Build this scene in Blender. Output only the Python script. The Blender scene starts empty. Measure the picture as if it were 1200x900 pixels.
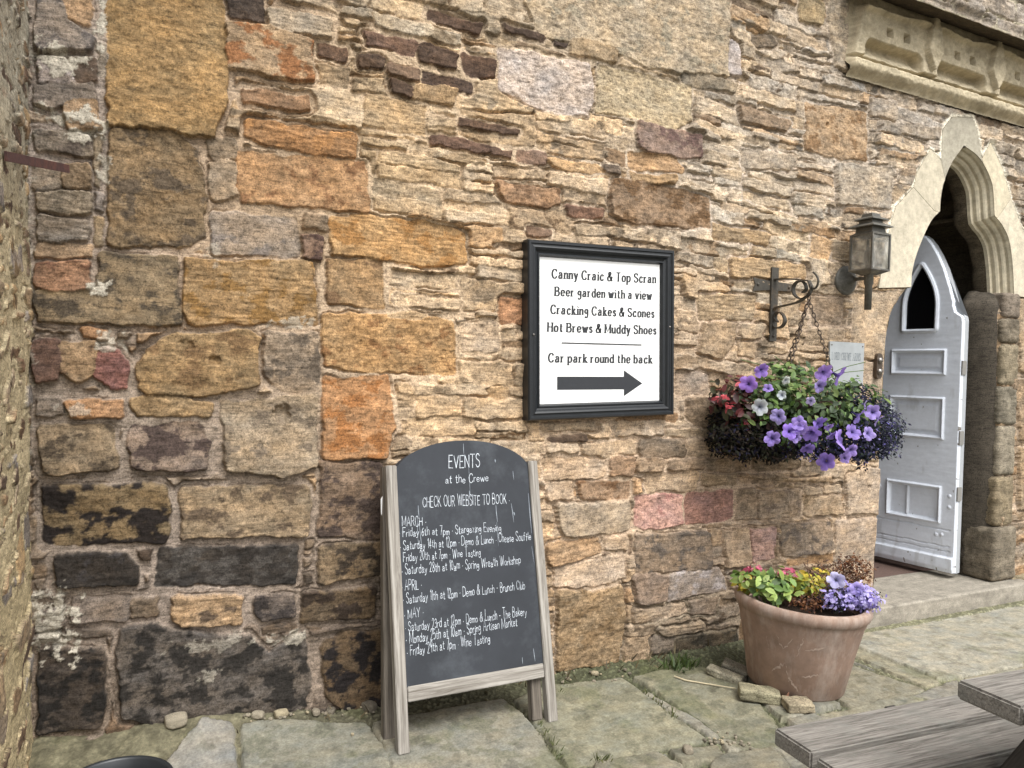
import bpy, bmesh, math, random
import numpy as np
from mathutils import Vector, Matrix

random.seed(7)
RNG = np.random.default_rng(7)
SC = bpy.context.scene
COL = SC.collection
R = math.radians

# ------------------------------------------------------------------ camera
FOC, YAW, PITCH, ROLL, DIST, EYE = 880.0, R(26.4), R(0.93), R(1.63), 3.236, 1.5
_f = np.array([math.sin(YAW)*math.cos(PITCH), math.cos(YAW)*math.cos(PITCH), -math.sin(PITCH)])
_r = np.array([math.cos(YAW), -math.sin(YAW), 0.0])
_u = np.cross(_r, _f)
_r, _u = math.cos(ROLL)*_r + math.sin(ROLL)*_u, -math.sin(ROLL)*_r + math.cos(ROLL)*_u
CAMPOS = np.array([0.0, -DIST, EYE])
cam_data = bpy.data.cameras.new("camera")
cam = bpy.data.objects.new("camera", cam_data)
COL.objects.link(cam)
cam_data.sensor_fit = 'HORIZONTAL'
cam_data.sensor_width = 36.0
cam_data.lens = FOC/1200*36
cam_data.clip_start = 0.05
cam_data.clip_end = 500
M4 = Matrix.Identity(4)
for i in range(3):
    M4[i][0], M4[i][1], M4[i][2], M4[i][3] = _r[i], _u[i], -_f[i], CAMPOS[i]
cam.matrix_world = M4
SC.camera = cam

# ------------------------------------------------------------------ light
SUN_EL, SUN_AZ = R(56), R(172)          # azimuth from +Y, clockwise (towards +X)
world = bpy.data.worlds.new("World")
SC.world = world
world.use_nodes = True
wn, wl = world.node_tree.nodes, world.node_tree.links
bg = wn["Background"]
sky = wn.new("ShaderNodeTexSky")
sky.sky_type = 'NISHITA'
sky.sun_disc = False
sky.sun_elevation = SUN_EL
sky.sun_rotation = SUN_AZ
sky.air_density = 1.0
sky.dust_density = 4.0
sky.ozone_density = 0.6
hs = wn.new("ShaderNodeHueSaturation")
hs.inputs["Saturation"].default_value = 0.12      # overcast: the cloud layer greys the sky
wl.new(sky.outputs[0], hs.inputs["Color"])
wl.new(hs.outputs[0], bg.inputs["Color"])
bg.inputs["Strength"].default_value = 0.14
sun_d = bpy.data.lights.new("sun", 'SUN')
sun = bpy.data.objects.new("sun", sun_d)
COL.objects.link(sun)
sun_d.energy = 1.3
sun_d.angle = R(30)
sun_d.color = (1.0, 0.98, 0.95)
sd_ = Vector((math.sin(SUN_AZ)*math.cos(SUN_EL), math.cos(SUN_AZ)*math.cos(SUN_EL), math.sin(SUN_EL)))
sun.rotation_euler = (-sd_).to_track_quat('-Z', 'Y').to_euler()
SC.view_settings.view_transform = 'Standard'
SC.view_settings.look = 'None'
SC.view_settings.exposure = 0.97
SC.view_settings.gamma = 1.0
SC.view_settings.use_curve_mapping = False

# ------------------------------------------------------------------ pixel -> place
def ray(px, py):
    return _f + _r*((px-600)/FOC) - _u*((py-450)/FOC)
def onY(px, py, y=0.0):
    d = ray(px, py); return CAMPOS + d*((y+DIST)/d[1])
def onZ(px, py, z=0.0):
    d = ray(px, py); return CAMPOS + d*((z-EYE)/d[2])
def onX(px, py, x):
    d = ray(px, py); return CAMPOS + d*(x/d[0])
def onF(px, py, dist):
    return CAMPOS + ray(px, py)*dist
def onP(px, py, A, n):
    d = ray(px, py); return CAMPOS + d*(np.dot(A-CAMPOS, n)/np.dot(d, n))

# ------------------------------------------------------------------ helpers
def s2l(v):
    v = np.asarray(v, float)
    return np.where(v <= 0.04045, v/12.92, ((v+0.055)/1.055)**2.4)
def hx(h, k=1.0):
    return s2l([int(h[i:i+2], 16)/255 for i in (0, 2, 4)])*k

def link(o, parent=None, loc=None):
    COL.objects.link(o)
    if parent is not None:
        o.parent = parent
        o.matrix_parent_inverse = Matrix.Translation(parent.location).inverted()
    return o
def tag(o, label, cat, group=None):
    o['label'] = label
    o['category'] = cat
    if group: o['group'] = group
    return o
def thing(name, label, cat, loc, group=None):
    o = bpy.data.objects.new(name, None)
    o.empty_display_size = 0.1
    COL.objects.link(o)
    o.location = loc
    return tag(o, label, cat, group)
def mesh_obj(name, verts, faces, mat, parent=None, smooth=True, col=None):
    me = bpy.data.meshes.new(name)
    me.from_pydata([tuple(v) for v in verts], [], [tuple(f) for f in faces])
    if mat: me.materials.append(mat)
    if col is not None: set_col(me, col)
    me.polygons.foreach_set("use_smooth", [smooth]*len(me.polygons))
    me.update()
    return link(bpy.data.objects.new(name, me), parent)
def set_col(me, col):
    a = me.color_attributes.new("Col", 'FLOAT_COLOR', 'POINT')
    c = np.ones((len(me.vertices), 4), np.float32)
    c[:, :3] = col
    a.data.foreach_set("color", c.ravel())
def bm_obj(name, bm, mat, parent=None, smooth=False, bevel=0, seg=2):
    if bevel:
        bmesh.ops.bevel(bm, geom=[e for e in bm.edges if e.is_manifold and e.calc_face_angle(0) > 0.6], offset=bevel, segments=seg,
                        profile=0.6, affect='EDGES', clamp_overlap=True)
    bmesh.ops.recalc_face_normals(bm, faces=bm.faces)
    me = bpy.data.meshes.new(name)
    bm.to_mesh(me); bm.free()
    me.materials.append(mat)
    me.polygons.foreach_set("use_smooth", [smooth]*len(me.polygons))
    return link(bpy.data.objects.new(name, me), parent)
def box(bm, c, s, M=None):
    """box of size s centred at c, optionally in frame M"""
    vs = []
    for dx in (-.5, .5):
        for dy in (-.5, .5):
            for dz in (-.5, .5):
                p = Vector((c[0]+dx*s[0], c[1]+dy*s[1], c[2]+dz*s[2]))
                vs.append(bm.verts.new(M @ p if M else p))
    for f in ((0,1,3,2), (4,6,7,5), (0,4,5,1), (2,3,7,6), (0,2,6,4), (1,5,7,3)):
        bm.faces.new([vs[i] for i in f])
def prism(bm, poly, d0, d1, fn):
    """polygon (list of 2d) extruded between depths d0, d1; fn(u,v,d) -> xyz"""
    a = [bm.verts.new(fn(u, v, d0)) for u, v in poly]
    b = [bm.verts.new(fn(u, v, d1)) for u, v in poly]
    n = len(poly)
    bm.faces.new(a); bm.faces.new(b[::-1])
    for i in range(n):
        bm.faces.new((a[i], b[i], b[(i+1) % n], a[(i+1) % n]))
def lathe(bm, prof, seg=32, M=None, cap=False):
    rings = []
    for r, z in prof:
        ring = []
        for k in range(seg):
            a = 2*math.pi*k/seg
            p = Vector((r*math.cos(a), r*math.sin(a), z))
            ring.append(bm.verts.new(M @ p if M else p))
        rings.append(ring)
    for A, B in zip(rings, rings[1:]):
        for k in range(seg):
            bm.faces.new((A[k], A[(k+1) % seg], B[(k+1) % seg], B[k]))
    if cap:
        bm.faces.new(rings[0][::-1]); bm.faces.new(rings[-1])
def tube(bm, pts, r, seg=8, flat=None, closed=False):
    """tube through pts; r radius or list; flat=(wx, wy) rectangular strap"""
    pts = [Vector(p) for p in pts]
    n = len(pts)
    rings = []
    up = Vector((0, 0, 1))
    prev = None
    for i, p in enumerate(pts):
        t = (pts[(i+1) % n if closed else min(i+1, n-1)] - pts[(i-1) if closed else max(i-1, 0)]).normalized()
        if prev is None:
            a = t.cross(up if abs(t.dot(up)) < .95 else Vector((1, 0, 0))).normalized()
        else:
            a = (prev - t*prev.dot(t)).normalized()
        prev = a
        b = t.cross(a)
        rr = r[i] if isinstance(r, (list, tuple)) else r
        ring = []
        if flat:
            for sx, sy in ((-1,-1), (1,-1), (1,1), (-1,1)):
                ring.append(bm.verts.new(p + a*sx*flat[0] + b*sy*flat[1]))
        else:
            for k in range(seg):
                q = 2*math.pi*k/seg
                ring.append(bm.verts.new(p + a*math.cos(q)*rr + b*math.sin(q)*rr))
        rings.append(ring)
    m = len(rings[0])
    for i in range(n if closed else n-1):
        A, B = rings[i], rings[(i+1) % n]
        for k in range(m):
            bm.faces.new((A[k], A[(k+1) % m], B[(k+1) % m], B[k]))
    if not closed:
        bm.faces.new(rings[0][::-1]); bm.faces.new(rings[-1])
def catmull(P, n=8):
    P = [np.asarray(p, float) for p in P]
    if len(P) < 3: return P
    Q = [2*P[0]-P[1]] + P + [2*P[-1]-P[-2]]
    out = []
    for i in range(1, len(Q)-2):
        a, b, c, d = Q[i-1:i+3]
        for k in range(n):
            t = k/n
            out.append(.5*((2*b)+(c-a)*t+(2*a-5*b+4*c-d)*t*t+(3*b-a-3*c+d)*t**3))
    out.append(P[-1])
    return out

# ------------------------------------------------------------------ noise (numpy)
_perm = RNG.permutation(4096)
_ang = RNG.random(4096)*2*np.pi
_gx, _gy = np.cos(_ang).astype(np.float32), np.sin(_ang).astype(np.float32)
def gnoise(x, y, seed=0):
    x = np.asarray(x, np.float32)+seed*17.31; y = np.asarray(y, np.float32)+seed*7.77
    xi = np.floor(x).astype(np.int32); yi = np.floor(y).astype(np.int32)
    xf = x-xi; yf = y-yi
    def g(ix, iy, fx, fy):
        h = _perm[(_perm[ix & 4095]+iy*57+seed*131) & 4095]
        return _gx[h]*fx+_gy[h]*fy
    u = xf*xf*xf*(xf*(xf*6-15)+10); v = yf*yf*yf*(yf*(yf*6-15)+10)
    a = g(xi, yi, xf, yf); b = g(xi+1, yi, xf-1, yf)
    c = g(xi, yi+1, xf, yf-1); d = g(xi+1, yi+1, xf-1, yf-1)
    return ((a+(b-a)*u)*(1-v)+(c+(d-c)*u)*v)*1.5
def fbm(x, y, o=4, seed=0, gain=.5):
    s, a, t = 0, 1.0, 0
    for i in range(o):
        s = s+a*gnoise(x*2**i, y*2**i, seed+i); t += a; a *= gain
    return s/t
def ridge(x, y, o=3, seed=0):
    s, a, t = 0, 1.0, 0
    for i in range(o):
        s = s+a*(1-2*np.abs(gnoise(x*2**i, y*2**i, seed+i))); t += a; a *= .5
    return s/t
def sstep(a, b, x):
    t = np.clip((x-a)/(b-a), 0, 1); return t*t*(3-2*t)
def sdpoly(X, Y, P):
    """signed distance to polygon, positive inside"""
    d = np.full(X.shape, 1e9, np.float32); s = np.ones(X.shape, np.float32)
    n = len(P)
    for i in range(n):
        ax, ay = P[i]; bx, by = P[i-1]
        ex, ey = bx-ax, by-ay
        wx, wy = X-ax, Y-ay
        t = np.clip((wx*ex+wy*ey)/(ex*ex+ey*ey+1e-12), 0, 1)
        dx, dy = wx-ex*t, wy-ey*t
        d = np.minimum(d, dx*dx+dy*dy)
        c1 = Y >= ay; c2 = Y < by; c3 = ex*wy > ey*wx
        flip = (c1 & c2 & c3) | (~c1 & ~c2 & ~c3)
        s = np.where(flip, -s, s)
    return -s*np.sqrt(d)

# ------------------------------------------------------------------ materials
def newmat(name):
    m = bpy.data.materials.new(name); m.use_nodes = True
    return m, m.node_tree.nodes, m.node_tree.links, m.node_tree.nodes["Principled BSDF"]
def stone_mat(name, grain=160, bump=.35, dist=.004, rough=.92, var=.5, fine=620, blot=.22, bed=False):
    m, n, l, b = newmat(name)
    at = n.new("ShaderNodeAttribute"); at.attribute_name = "Col"
    tc = n.new("ShaderNodeTexCoord")
    n1 = n.new("ShaderNodeTexNoise"); n1.inputs["Scale"].default_value = grain; n1.inputs["Detail"].default_value = 5; n1.inputs["Roughness"].default_value = .7
    n2 = n.new("ShaderNodeTexNoise"); n2.inputs["Scale"].default_value = 26; n2.inputs["Detail"].default_value = 6; n2.inputs["Roughness"].default_value = .65
    l.new(tc.outputs["Object"], n1.inputs["Vector"]); l.new(tc.outputs["Object"], n2.inputs["Vector"])
    mr = n.new("ShaderNodeMapRange"); mr.inputs[1].default_value = .3; mr.inputs[2].default_value = .7
    mr.inputs[3].default_value = 1-var; mr.inputs[4].default_value = 1+var
    l.new(n1.outputs["Fac"], mr.inputs[0])
    mr2 = n.new("ShaderNodeMapRange"); mr2.inputs[1].default_value = .3; mr2.inputs[2].default_value = .7
    mr2.inputs[3].default_value = 1-blot; mr2.inputs[4].default_value = 1+blot
    l.new(n2.outputs["Fac"], mr2.inputs[0])
    mm = n.new("ShaderNodeMath"); mm.operation = 'MULTIPLY'
    l.new(mr.outputs[0], mm.inputs[0]); l.new(mr2.outputs[0], mm.inputs[1])
    vm = n.new("ShaderNodeVectorMath"); vm.operation = 'SCALE'
    l.new(at.outputs["Color"], vm.inputs[0]); l.new(mm.outputs[0], vm.inputs["Scale"])
    l.new(vm.outputs[0], b.inputs["Base Color"])
    if bed:
        mp = n.new("ShaderNodeMapping"); mp.inputs["Scale"].default_value = (14, 14, 120); mp.inputs["Rotation"].default_value = (0, .05, 0)
        l.new(tc.outputs["Object"], mp.inputs[0])
        nb = n.new("ShaderNodeTexNoise"); nb.inputs["Scale"].default_value = 1; nb.inputs["Detail"].default_value = 4; nb.inputs["Roughness"].default_value = .6; nb.inputs["Distortion"].default_value = .8
        l.new(mp.outputs[0], nb.inputs["Vector"])
        mb = n.new("ShaderNodeMapRange"); mb.inputs[1].default_value = .34; mb.inputs[2].default_value = .52; mb.inputs[3].default_value = .62; mb.inputs[4].default_value = 1.08
        l.new(nb.outputs["Fac"], mb.inputs[0])
        np_ = n.new("ShaderNodeTexNoise"); np_.inputs["Scale"].default_value = 75; np_.inputs["Detail"].default_value = 3; np_.inputs["Roughness"].default_value = .8
        l.new(tc.outputs["Object"], np_.inputs["Vector"])
        mq = n.new("ShaderNodeMapRange"); mq.inputs[1].default_value = .36; mq.inputs[2].default_value = .45; mq.inputs[3].default_value = .55; mq.inputs[4].default_value = 1.03
        l.new(np_.outputs["Fac"], mq.inputs[0])
        m1 = n.new("ShaderNodeMath"); m1.operation = 'MULTIPLY'; l.new(mb.outputs[0], m1.inputs[0]); l.new(mq.outputs[0], m1.inputs[1])
        m2_ = n.new("ShaderNodeMath"); m2_.operation = 'MULTIPLY'; l.new(mm.outputs[0], m2_.inputs[0]); l.new(m1.outputs[0], m2_.inputs[1])
        l.new(m2_.outputs[0], vm.inputs["Scale"])
    n3 = n.new("ShaderNodeTexNoise"); n3.inputs["Scale"].default_value = fine; n3.inputs["Detail"].default_value = 3
    l.new(tc.outputs["Object"], n3.inputs["Vector"])
    ad = n.new("ShaderNodeMath"); ad.operation = 'MULTIPLY_ADD'; ad.inputs[1].default_value = .35
    l.new(n3.outputs["Fac"], ad.inputs[0]); l.new(n1.outputs["Fac"], ad.inputs[2])
    bp = n.new("ShaderNodeBump"); bp.inputs["Strength"].default_value = bump; bp.inputs["Distance"].default_value = dist
    l.new(ad.outputs[0], bp.inputs["Height"]); l.new(bp.outputs[0], b.inputs["Normal"])
    b.inputs["Roughness"].default_value = rough
    b.inputs["Specular IOR Level"].default_value = .25
    return m
def plain(name, col, rough=.5, metal=0.0, var=.15, scale=40, bump=.1, dist=.002, c2=None, thr=(.5, .62), s2=9, spec=.5, stretch=None):
    m, n, l, b = newmat(name)
    tc = n.new("ShaderNodeTexCoord")
    n1 = n.new("ShaderNodeTexNoise"); n1.inputs["Scale"].default_value = scale; n1.inputs["Detail"].default_value = 6; n1.inputs["Roughness"].default_value = .65
    l.new(tc.outputs["Object"], n1.inputs["Vector"])
    mr = n.new("ShaderNodeMapRange"); mr.inputs[1].default_value = .3; mr.inputs[2].default_value = .7
    mr.inputs[3].default_value = 1-var; mr.inputs[4].default_value = 1+var
    l.new(n1.outputs["Fac"], mr.inputs[0])
    vm = n.new("ShaderNodeVectorMath"); vm.operation = 'SCALE'
    l.new(mr.outputs[0], vm.inputs["Scale"])
    if c2 is not None:
        n2 = n.new("ShaderNodeTexNoise"); n2.inputs["Scale"].default_value = s2; n2.inputs["Detail"].default_value = 8; n2.inputs["Roughness"].default_value = .7
        l.new(tc.outputs["Object"], n2.inputs["Vector"])
        if stretch:
            mp = n.new("ShaderNodeMapping"); mp.inputs["Scale"].default_value = stretch
            l.new(tc.outputs["Object"], mp.inputs[0]); l.new(mp.outputs[0], n2.inputs["Vector"])
        m2 = n.new("ShaderNodeMapRange"); m2.inputs[1].default_value = thr[0]; m2.inputs[2].default_value = thr[1]
        l.new(n2.outputs["Fac"], m2.inputs[0])
        mx = n.new("ShaderNodeMix"); mx.data_type = 'RGBA'
        mx.inputs[6].default_value = (*col, 1); mx.inputs[7].default_value = (*c2, 1)
        l.new(m2.outputs[0], mx.inputs[0]); l.new(mx.outputs[2], vm.inputs[0])
    else:
        vm.inputs[0].default_value = tuple(col)
    l.new(vm.outputs[0], b.inputs["Base Color"])
    bp = n.new("ShaderNodeBump"); bp.inputs["Strength"].default_value = bump; bp.inputs["Distance"].default_value = dist
    l.new(n1.outputs["Fac"], bp.inputs["Height"]); l.new(bp.outputs[0], b.inputs["Normal"])
    b.inputs["Roughness"].default_value = rough; b.inputs["Metallic"].default_value = metal
    b.inputs["Specular IOR Level"].default_value = spec
    return m
def wood_mat(name, c1, c2, green=None, sc=1.0):
    """grain along object X"""
    m, n, l, b = newmat(name)
    tc = n.new("ShaderNodeTexCoord"); mp = n.new("ShaderNodeMapping")
    mp.inputs["Scale"].default_value = (3*sc, 60*sc, 60*sc)
    l.new(tc.outputs["Object"], mp.inputs[0])
    n1 = n.new("ShaderNodeTexNoise"); n1.inputs["Scale"].default_value = 1; n1.inputs["Detail"].default_value = 8; n1.inputs["Roughness"].default_value = .7
    n1.inputs["Distortion"].default_value = .6
    l.new(mp.outputs[0], n1.inputs["Vector"])
    cr = n.new("ShaderNodeValToRGB")
    cr.color_ramp.elements[0].position = .36; cr.color_ramp.elements[0].color = (*c1, 1)
    cr.color_ramp.elements[1].position = .62; cr.color_ramp.elements[1].color = (*c2, 1)
    l.new(n1.outputs["Fac"], cr.inputs[0])
    last = cr.outputs[0]
    n2 = n.new("ShaderNodeTexNoise"); n2.inputs["Scale"].default_value = 7; n2.inputs["Detail"].default_value = 8; n2.inputs["Roughness"].default_value = .72
    l.new(tc.outputs["Object"], n2.inputs["Vector"])
    if green is not None:
        m2 = n.new("ShaderNodeMapRange"); m2.inputs[1].default_value = .5; m2.inputs[2].default_value = .68
        m2.inputs[4].default_value = .75
        l.new(n2.outputs["Fac"], m2.inputs[0])
        mx = n.new("ShaderNodeMix"); mx.data_type = 'RGBA'
        l.new(m2.outputs[0], mx.inputs[0]); l.new(last, mx.inputs[6]); mx.inputs[7].default_value = (*green, 1)
        last = mx.outputs[2]
    l.new(last, b.inputs["Base Color"])
    bp = n.new("ShaderNodeBump"); bp.inputs["Strength"].default_value = .6; bp.inputs["Distance"].default_value = .003
    l.new(n1.outputs["Fac"], bp.inputs["Height"]); l.new(bp.outputs[0], b.inputs["Normal"])
    b.inputs["Roughness"].default_value = .85; b.inputs["Specular IOR Level"].default_value = .2
    return m
def leaf_mat(name, rough=.55, transl=.25):
    m, n, l, b = newmat(name)
    at = n.new("ShaderNodeAttribute"); at.attribute_name = "Col"
    l.new(at.outputs["Color"], b.inputs["Base Color"])
    b.inputs["Roughness"].default_value = rough
    tr = n.new("ShaderNodeBsdfTranslucent"); l.new(at.outputs["Color"], tr.inputs[0])
    mx = n.new("ShaderNodeMixShader"); mx.inputs[0].default_value = transl
    out = n["Material Output"]
    l.new(b.outputs[0], mx.inputs[1]); l.new(tr.outputs[0], mx.inputs[2]); l.new(mx.outputs[0], out.inputs[0])
    return m

M_STONE = stone_mat("rubble stone", bump=.5, dist=.005, bed=True)
M_DRESSED = stone_mat("dressed stone", grain=220, bump=.25, dist=.003, var=.2)
M_PAVE = stone_mat("flagstone", grain=110, bump=.3, dist=.003, var=.3, rough=.85)
M_BLACK = plain("black gloss paint", hx('1b1e21'), rough=.38, var=.2, scale=30, bump=.12, c2=hx('3a3c3d'), thr=(.66, .74))
M_IRON = plain("weathered black iron", hx('47433c'), rough=.6, metal=.3, var=.3, scale=60, bump=.3, c2=hx('6a5a48'), thr=(.56, .7))
M_RUST = plain("rusty iron", hx('4a3230'), rough=.8, var=.3, scale=70, bump=.35, c2=hx('5e3c34'))
M_CHAIN = plain("rusty chain", hx('50443a'), rough=.6, metal=.4, var=.4)
M_WHITE = plain("white sign board", hx('f4f4f2'), rough=.4, var=.02, scale=6, bump=.03)
M_INK = plain("black lettering", hx('2b2d31'), rough=.6, var=.1)
M_CHALKBOARD = plain("chalkboard", hx('313439'), rough=.75, var=.16, scale=5, bump=.05, c2=hx('4a4e53'), thr=(.5, .75), s2=4, spec=.35)
M_CHALK = plain("chalk marks", hx('c0c6cd'), rough=.95, var=.5, scale=90)
M_FADE = plain("faint chalk drips", hx('8d949c'), rough=.95, var=.3, scale=200)
M_OAK = wood_mat("weathered grey wood", hx('68625a'), hx('a5a098'))
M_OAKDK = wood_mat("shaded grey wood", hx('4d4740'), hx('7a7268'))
M_BENCH = wood_mat("silvered bench wood", hx('57534e'), hx('8f8a83'), green=hx('75756f'), sc=2.2)
M_BENCHDK = wood_mat("dark bench wood", hx('2b2826'), hx('4a4643'))  # darker wood for the table legs and bearers
M_DOOR = stone_mat("painted door", grain=30, bump=.05, dist=.001, rough=.42, var=.03, fine=90, blot=.04)
M_LEAF = leaf_mat("leaves")
M_PETAL = leaf_mat("petals", rough=.7, transl=.35)
M_TINY = leaf_mat("small dull leaves", rough=.95, transl=.15)
M_TINY.node_tree.nodes["Principled BSDF"].inputs["Specular IOR Level"].default_value = .08
M_DARKGLASS = plain("dark glass", (.006, .006, .007), rough=.08, var=0, bump=0)
M_LANTERN = plain("grey painted lantern metal", hx('5a5852'), rough=.55, metal=.2, var=.3, scale=60, bump=.25, c2=hx('857f74'), thr=(.52, .7))
M_TERRA = plain("terracotta", hx('8a7364'), rough=.9, var=.2, scale=14, bump=.25, c2=hx('b0a297'), thr=(.46, .78), s2=5, stretch=(2.2, 2.2, .6))
M_SOIL = plain("soil", hx('3b2d22'), rough=.95, var=.5, scale=120, bump=.8, dist=.01)
M_STEEL = plain("brushed plaque", hx('a5a9aa'), rough=.45, metal=.25, var=.08, scale=20, bump=.05)
M_CHROME = plain("dull chrome", hx('8a8580'), rough=.3, metal=.9, var=.1)
M_PLASTIC = plain("black plastic tub", hx('24272a'), rough=.4, var=.1)
M_CARPET = plain("brown mat", hx('5d4a42'), rough=.95, var=.25, scale=90, bump=.4)
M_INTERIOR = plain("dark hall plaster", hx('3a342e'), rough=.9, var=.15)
m, n, l, b = newmat("old lantern glass")
b.inputs["Base Color"].default_value = (.62, .62, .58, 1); b.inputs["Roughness"].default_value = .12
b.inputs["Transmission Weight"].default_value = .8; b.inputs["IOR"].default_value = 1.1
_n = n.new("ShaderNodeTexNoise"); _n.inputs["Scale"].default_value = 14; _n.inputs["Detail"].default_value = 6
_t = n.new("ShaderNodeTexCoord"); l.new(_t.outputs["Object"], _n.inputs["Vector"])
_c = n.new("ShaderNodeValToRGB"); _c.color_ramp.elements[0].position = .35; _c.color_ramp.elements[0].color = (.42, .41, .37, 1)
_c.color_ramp.elements[1].position = .65; _c.color_ramp.elements[1].color = (.85, .84, .80, 1)
l.new(_n.outputs["Fac"], _c.inputs[0]); l.new(_c.outputs[0], b.inputs["Base Color"])
M_GLASS = m

# ------------------------------------------------------------------ stone sheets
def soft(c, k=.73):
    c = np.asarray(c, float); m = c.max(axis=-1, keepdims=True); return m*.97*(c/m)**k*np.array([1.02, .935, .97])
class Stones:
    """stones laid in a 2-D sheet: polygons with colour, relief type and proudness"""
    def __init__(self): self.L = []
    def add(self, poly, col, typ='R', c2=None, cov=0.0, prot=None, traced=True, edge=.007, gap=.0):
        col = soft(col); c2 = soft(c2) if c2 is not None else None
        self.L.append((np.array(poly, float), col, typ, c2 if c2 is not None else col*.55, cov, prot, traced, edge, gap))
def sheet(U, V, stones, mcol, mh, seed=0, warp=.009, mnoise=.006, smear=.02, amp=1.0, clear=.008, thin=.012, vv=1.0, crk=.018):
    """returns height, colour for grid coords U,V (2-D float32)"""
    wx = U+warp*fbm(U*5, V*5, 2, seed+40)+warp*.75*gnoise(U*19, V*19, seed+42)+warp*.3*gnoise(U*60, V*60, seed+43)
    wy = V+warp*fbm(U*5, V*5, 2, seed+50)+warp*.75*gnoise(U*15, V*19, seed+52)+warp*.3*gnoise(U*60, V*60, seed+53)
    us, vs = U[0, :], V[:, 0]
    own = np.full(U.shape, -1, np.int32); sd = np.full(U.shape, -1.0, np.float32)
    ts = np.full(U.shape, -1.0, np.float32)
    order = [i for i, s in enumerate(stones.L) if s[6]]+[i for i, s in enumerate(stones.L) if not s[6]]
    for i in order:
        P, traced, gap = stones.L[i][0], stones.L[i][6], stones.L[i][8]
        mg = .045
        i0, i1 = np.searchsorted(us, [P[:, 0].min()-mg, P[:, 0].max()+mg])
        j0, j1 = np.searchsorted(vs, [P[:, 1].min()-mg, P[:, 1].max()+mg])
        if i1-i0 < 2 or j1-j0 < 2: continue
        sl = (slice(j0, j1), slice(i0, i1))
        size = min(np.ptp(P[:, 0]), np.ptp(P[:, 1]))
        rr = min(.014, size*.15)
        c = P.mean(0)
        ext = np.maximum(np.ptp(P, axis=0), 1e-3)
        Q = c+(P-c)*(1-2*rr/ext)
        d = sdpoly(wx[sl], wy[sl], Q)+rr-(gap-.009 if traced else gap)
        if not traced:
            d = np.minimum(d, -ts[sl]-(clear(c[0]) if callable(clear) else clear))
        if not traced and d.max() < (thin(c[0]) if callable(thin) else thin): continue
        upd = d > sd[sl]
        sd[sl] = np.where(upd, d, sd[sl]); own[sl] = np.where(upd & (d > -.03), i, own[sl])
        if traced: ts[sl] = np.maximum(ts[sl], d)
    n = len(stones.L)
    C = np.zeros((n+1, 3), np.float32); C2 = np.zeros((n+1, 3), np.float32); PR = np.zeros((n+1, 9), np.float32)
    rg = np.random.default_rng(seed+5)
    for i, (P, col, typ, c2, cov, prot, traced, edge, gap) in enumerate(stones.L):
        C[i], C2[i] = col, c2
        base = {'P': .010, 'L': .012, 'R': .012, 'S': .008, 'D': .012}[typ]
        pr = prot if prot is not None else base+rg.uniform(-.008, .016)
        w = {'P': (.9, .05, .1), 'L': (.2, .9, .5), 'R': (.35, .2, .9), 'S': (.3, .05, .3), 'D': (.3, .2, .9)}[typ]
        c = P.mean(0)
        k = 0.05 if typ in 'PS' else .10
        PR[i] = (pr, rg.normal(0, k*.5), rg.normal(0.02, k), c[0], c[1], *w, cov)
    ed = np.array([s[7] for s in stones.L]+[.01], np.float32)[own]
    pr = PR[own]
    nP = fbm(U*75, V*75, 3, seed+1, .6)
    nL = .6*ridge(U*5+.8*gnoise(U*3, V*3, seed+9), V*26, 3, seed+12)+.4*gnoise(U*16, V*85, seed+13)
    nR = .75*ridge(U*7, V*9, 5, seed+16)+.35*fbm(U*32, V*32, 3, seed+20, .6)
    nM = fbm(U*28, V*28, 4, seed+24, .6)
    # broken edge: mortar smears over the stone by a noisy amount
    sm = smear*(.5+.9*fbm(U*7, V*7, 3, seed+30))+.35*smear*nM
    t = sstep(-.003, 1, (sd-np.maximum(sm, 0)*.6)/ed)
    tc = sstep(-.002, .004, sd-np.maximum(sm, 0)*.75+.002*nP)
    tc = np.where(own < 0, 0, tc); t = np.where(own < 0, 0, t)
    hs_ = pr[..., 0]+np.clip(pr[..., 1]*(U-pr[..., 3])+pr[..., 2]*(V-pr[..., 4]), -.02, .02)
    hs_ = hs_+amp*(pr[..., 5]*(nP*.006+.006*gnoise(U*34, V*34, seed+2)+.004*fbm(U*6, V*6, 2, seed+3))+pr[..., 6]*nL*.0085+pr[..., 7]*nR*.0125)
    hm = mh+mnoise*nM+mnoise*.5*nP
    h = hm*(1-t)+np.maximum(hs_, hm-.004)*t
    # open joints here and there
    ec = sd-np.maximum(sm, 0)*.6
    crack = sstep(-.006, -.001, ec)*sstep(.007, .001, ec)
    crack = crack*sstep(-.06, .10, fbm(U*4, V*4, 2, seed+33))
    h = h-crk*crack
    v = 1+vv*(.55*fbm(U*7, V*12, 5, seed+60, .65)+.34*nP+.25*gnoise(U*34, V*40, seed+61))
    col = C[own]*v[..., None]
    # tints inside one stone
    q = fbm(U*6, V*9, 4, seed+64, .6)
    col = col*(1+q[..., None]*np.array([.30, .19, .03], np.float32))
    st = sstep(-.06, .10, fbm(U*8, V*10, 5, seed+70, .62)+(pr[..., 8]-.5)*.9)
    st = np.where(pr[..., 8] > 0, st, 0)
    col = col*(1-st[..., None])+C2[own]*(1+.4*nP)[..., None]*st[..., None]
    cm = mcol*1.06*(1+.28*nM+.20*nP+.22*fbm(U*3, V*3, 3, seed+80))[..., None]
    col = col*tc[..., None]+cm*(1-tc[..., None])
    return h.astype(np.float32), np.clip(col, .008, .9), sd, tc
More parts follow.
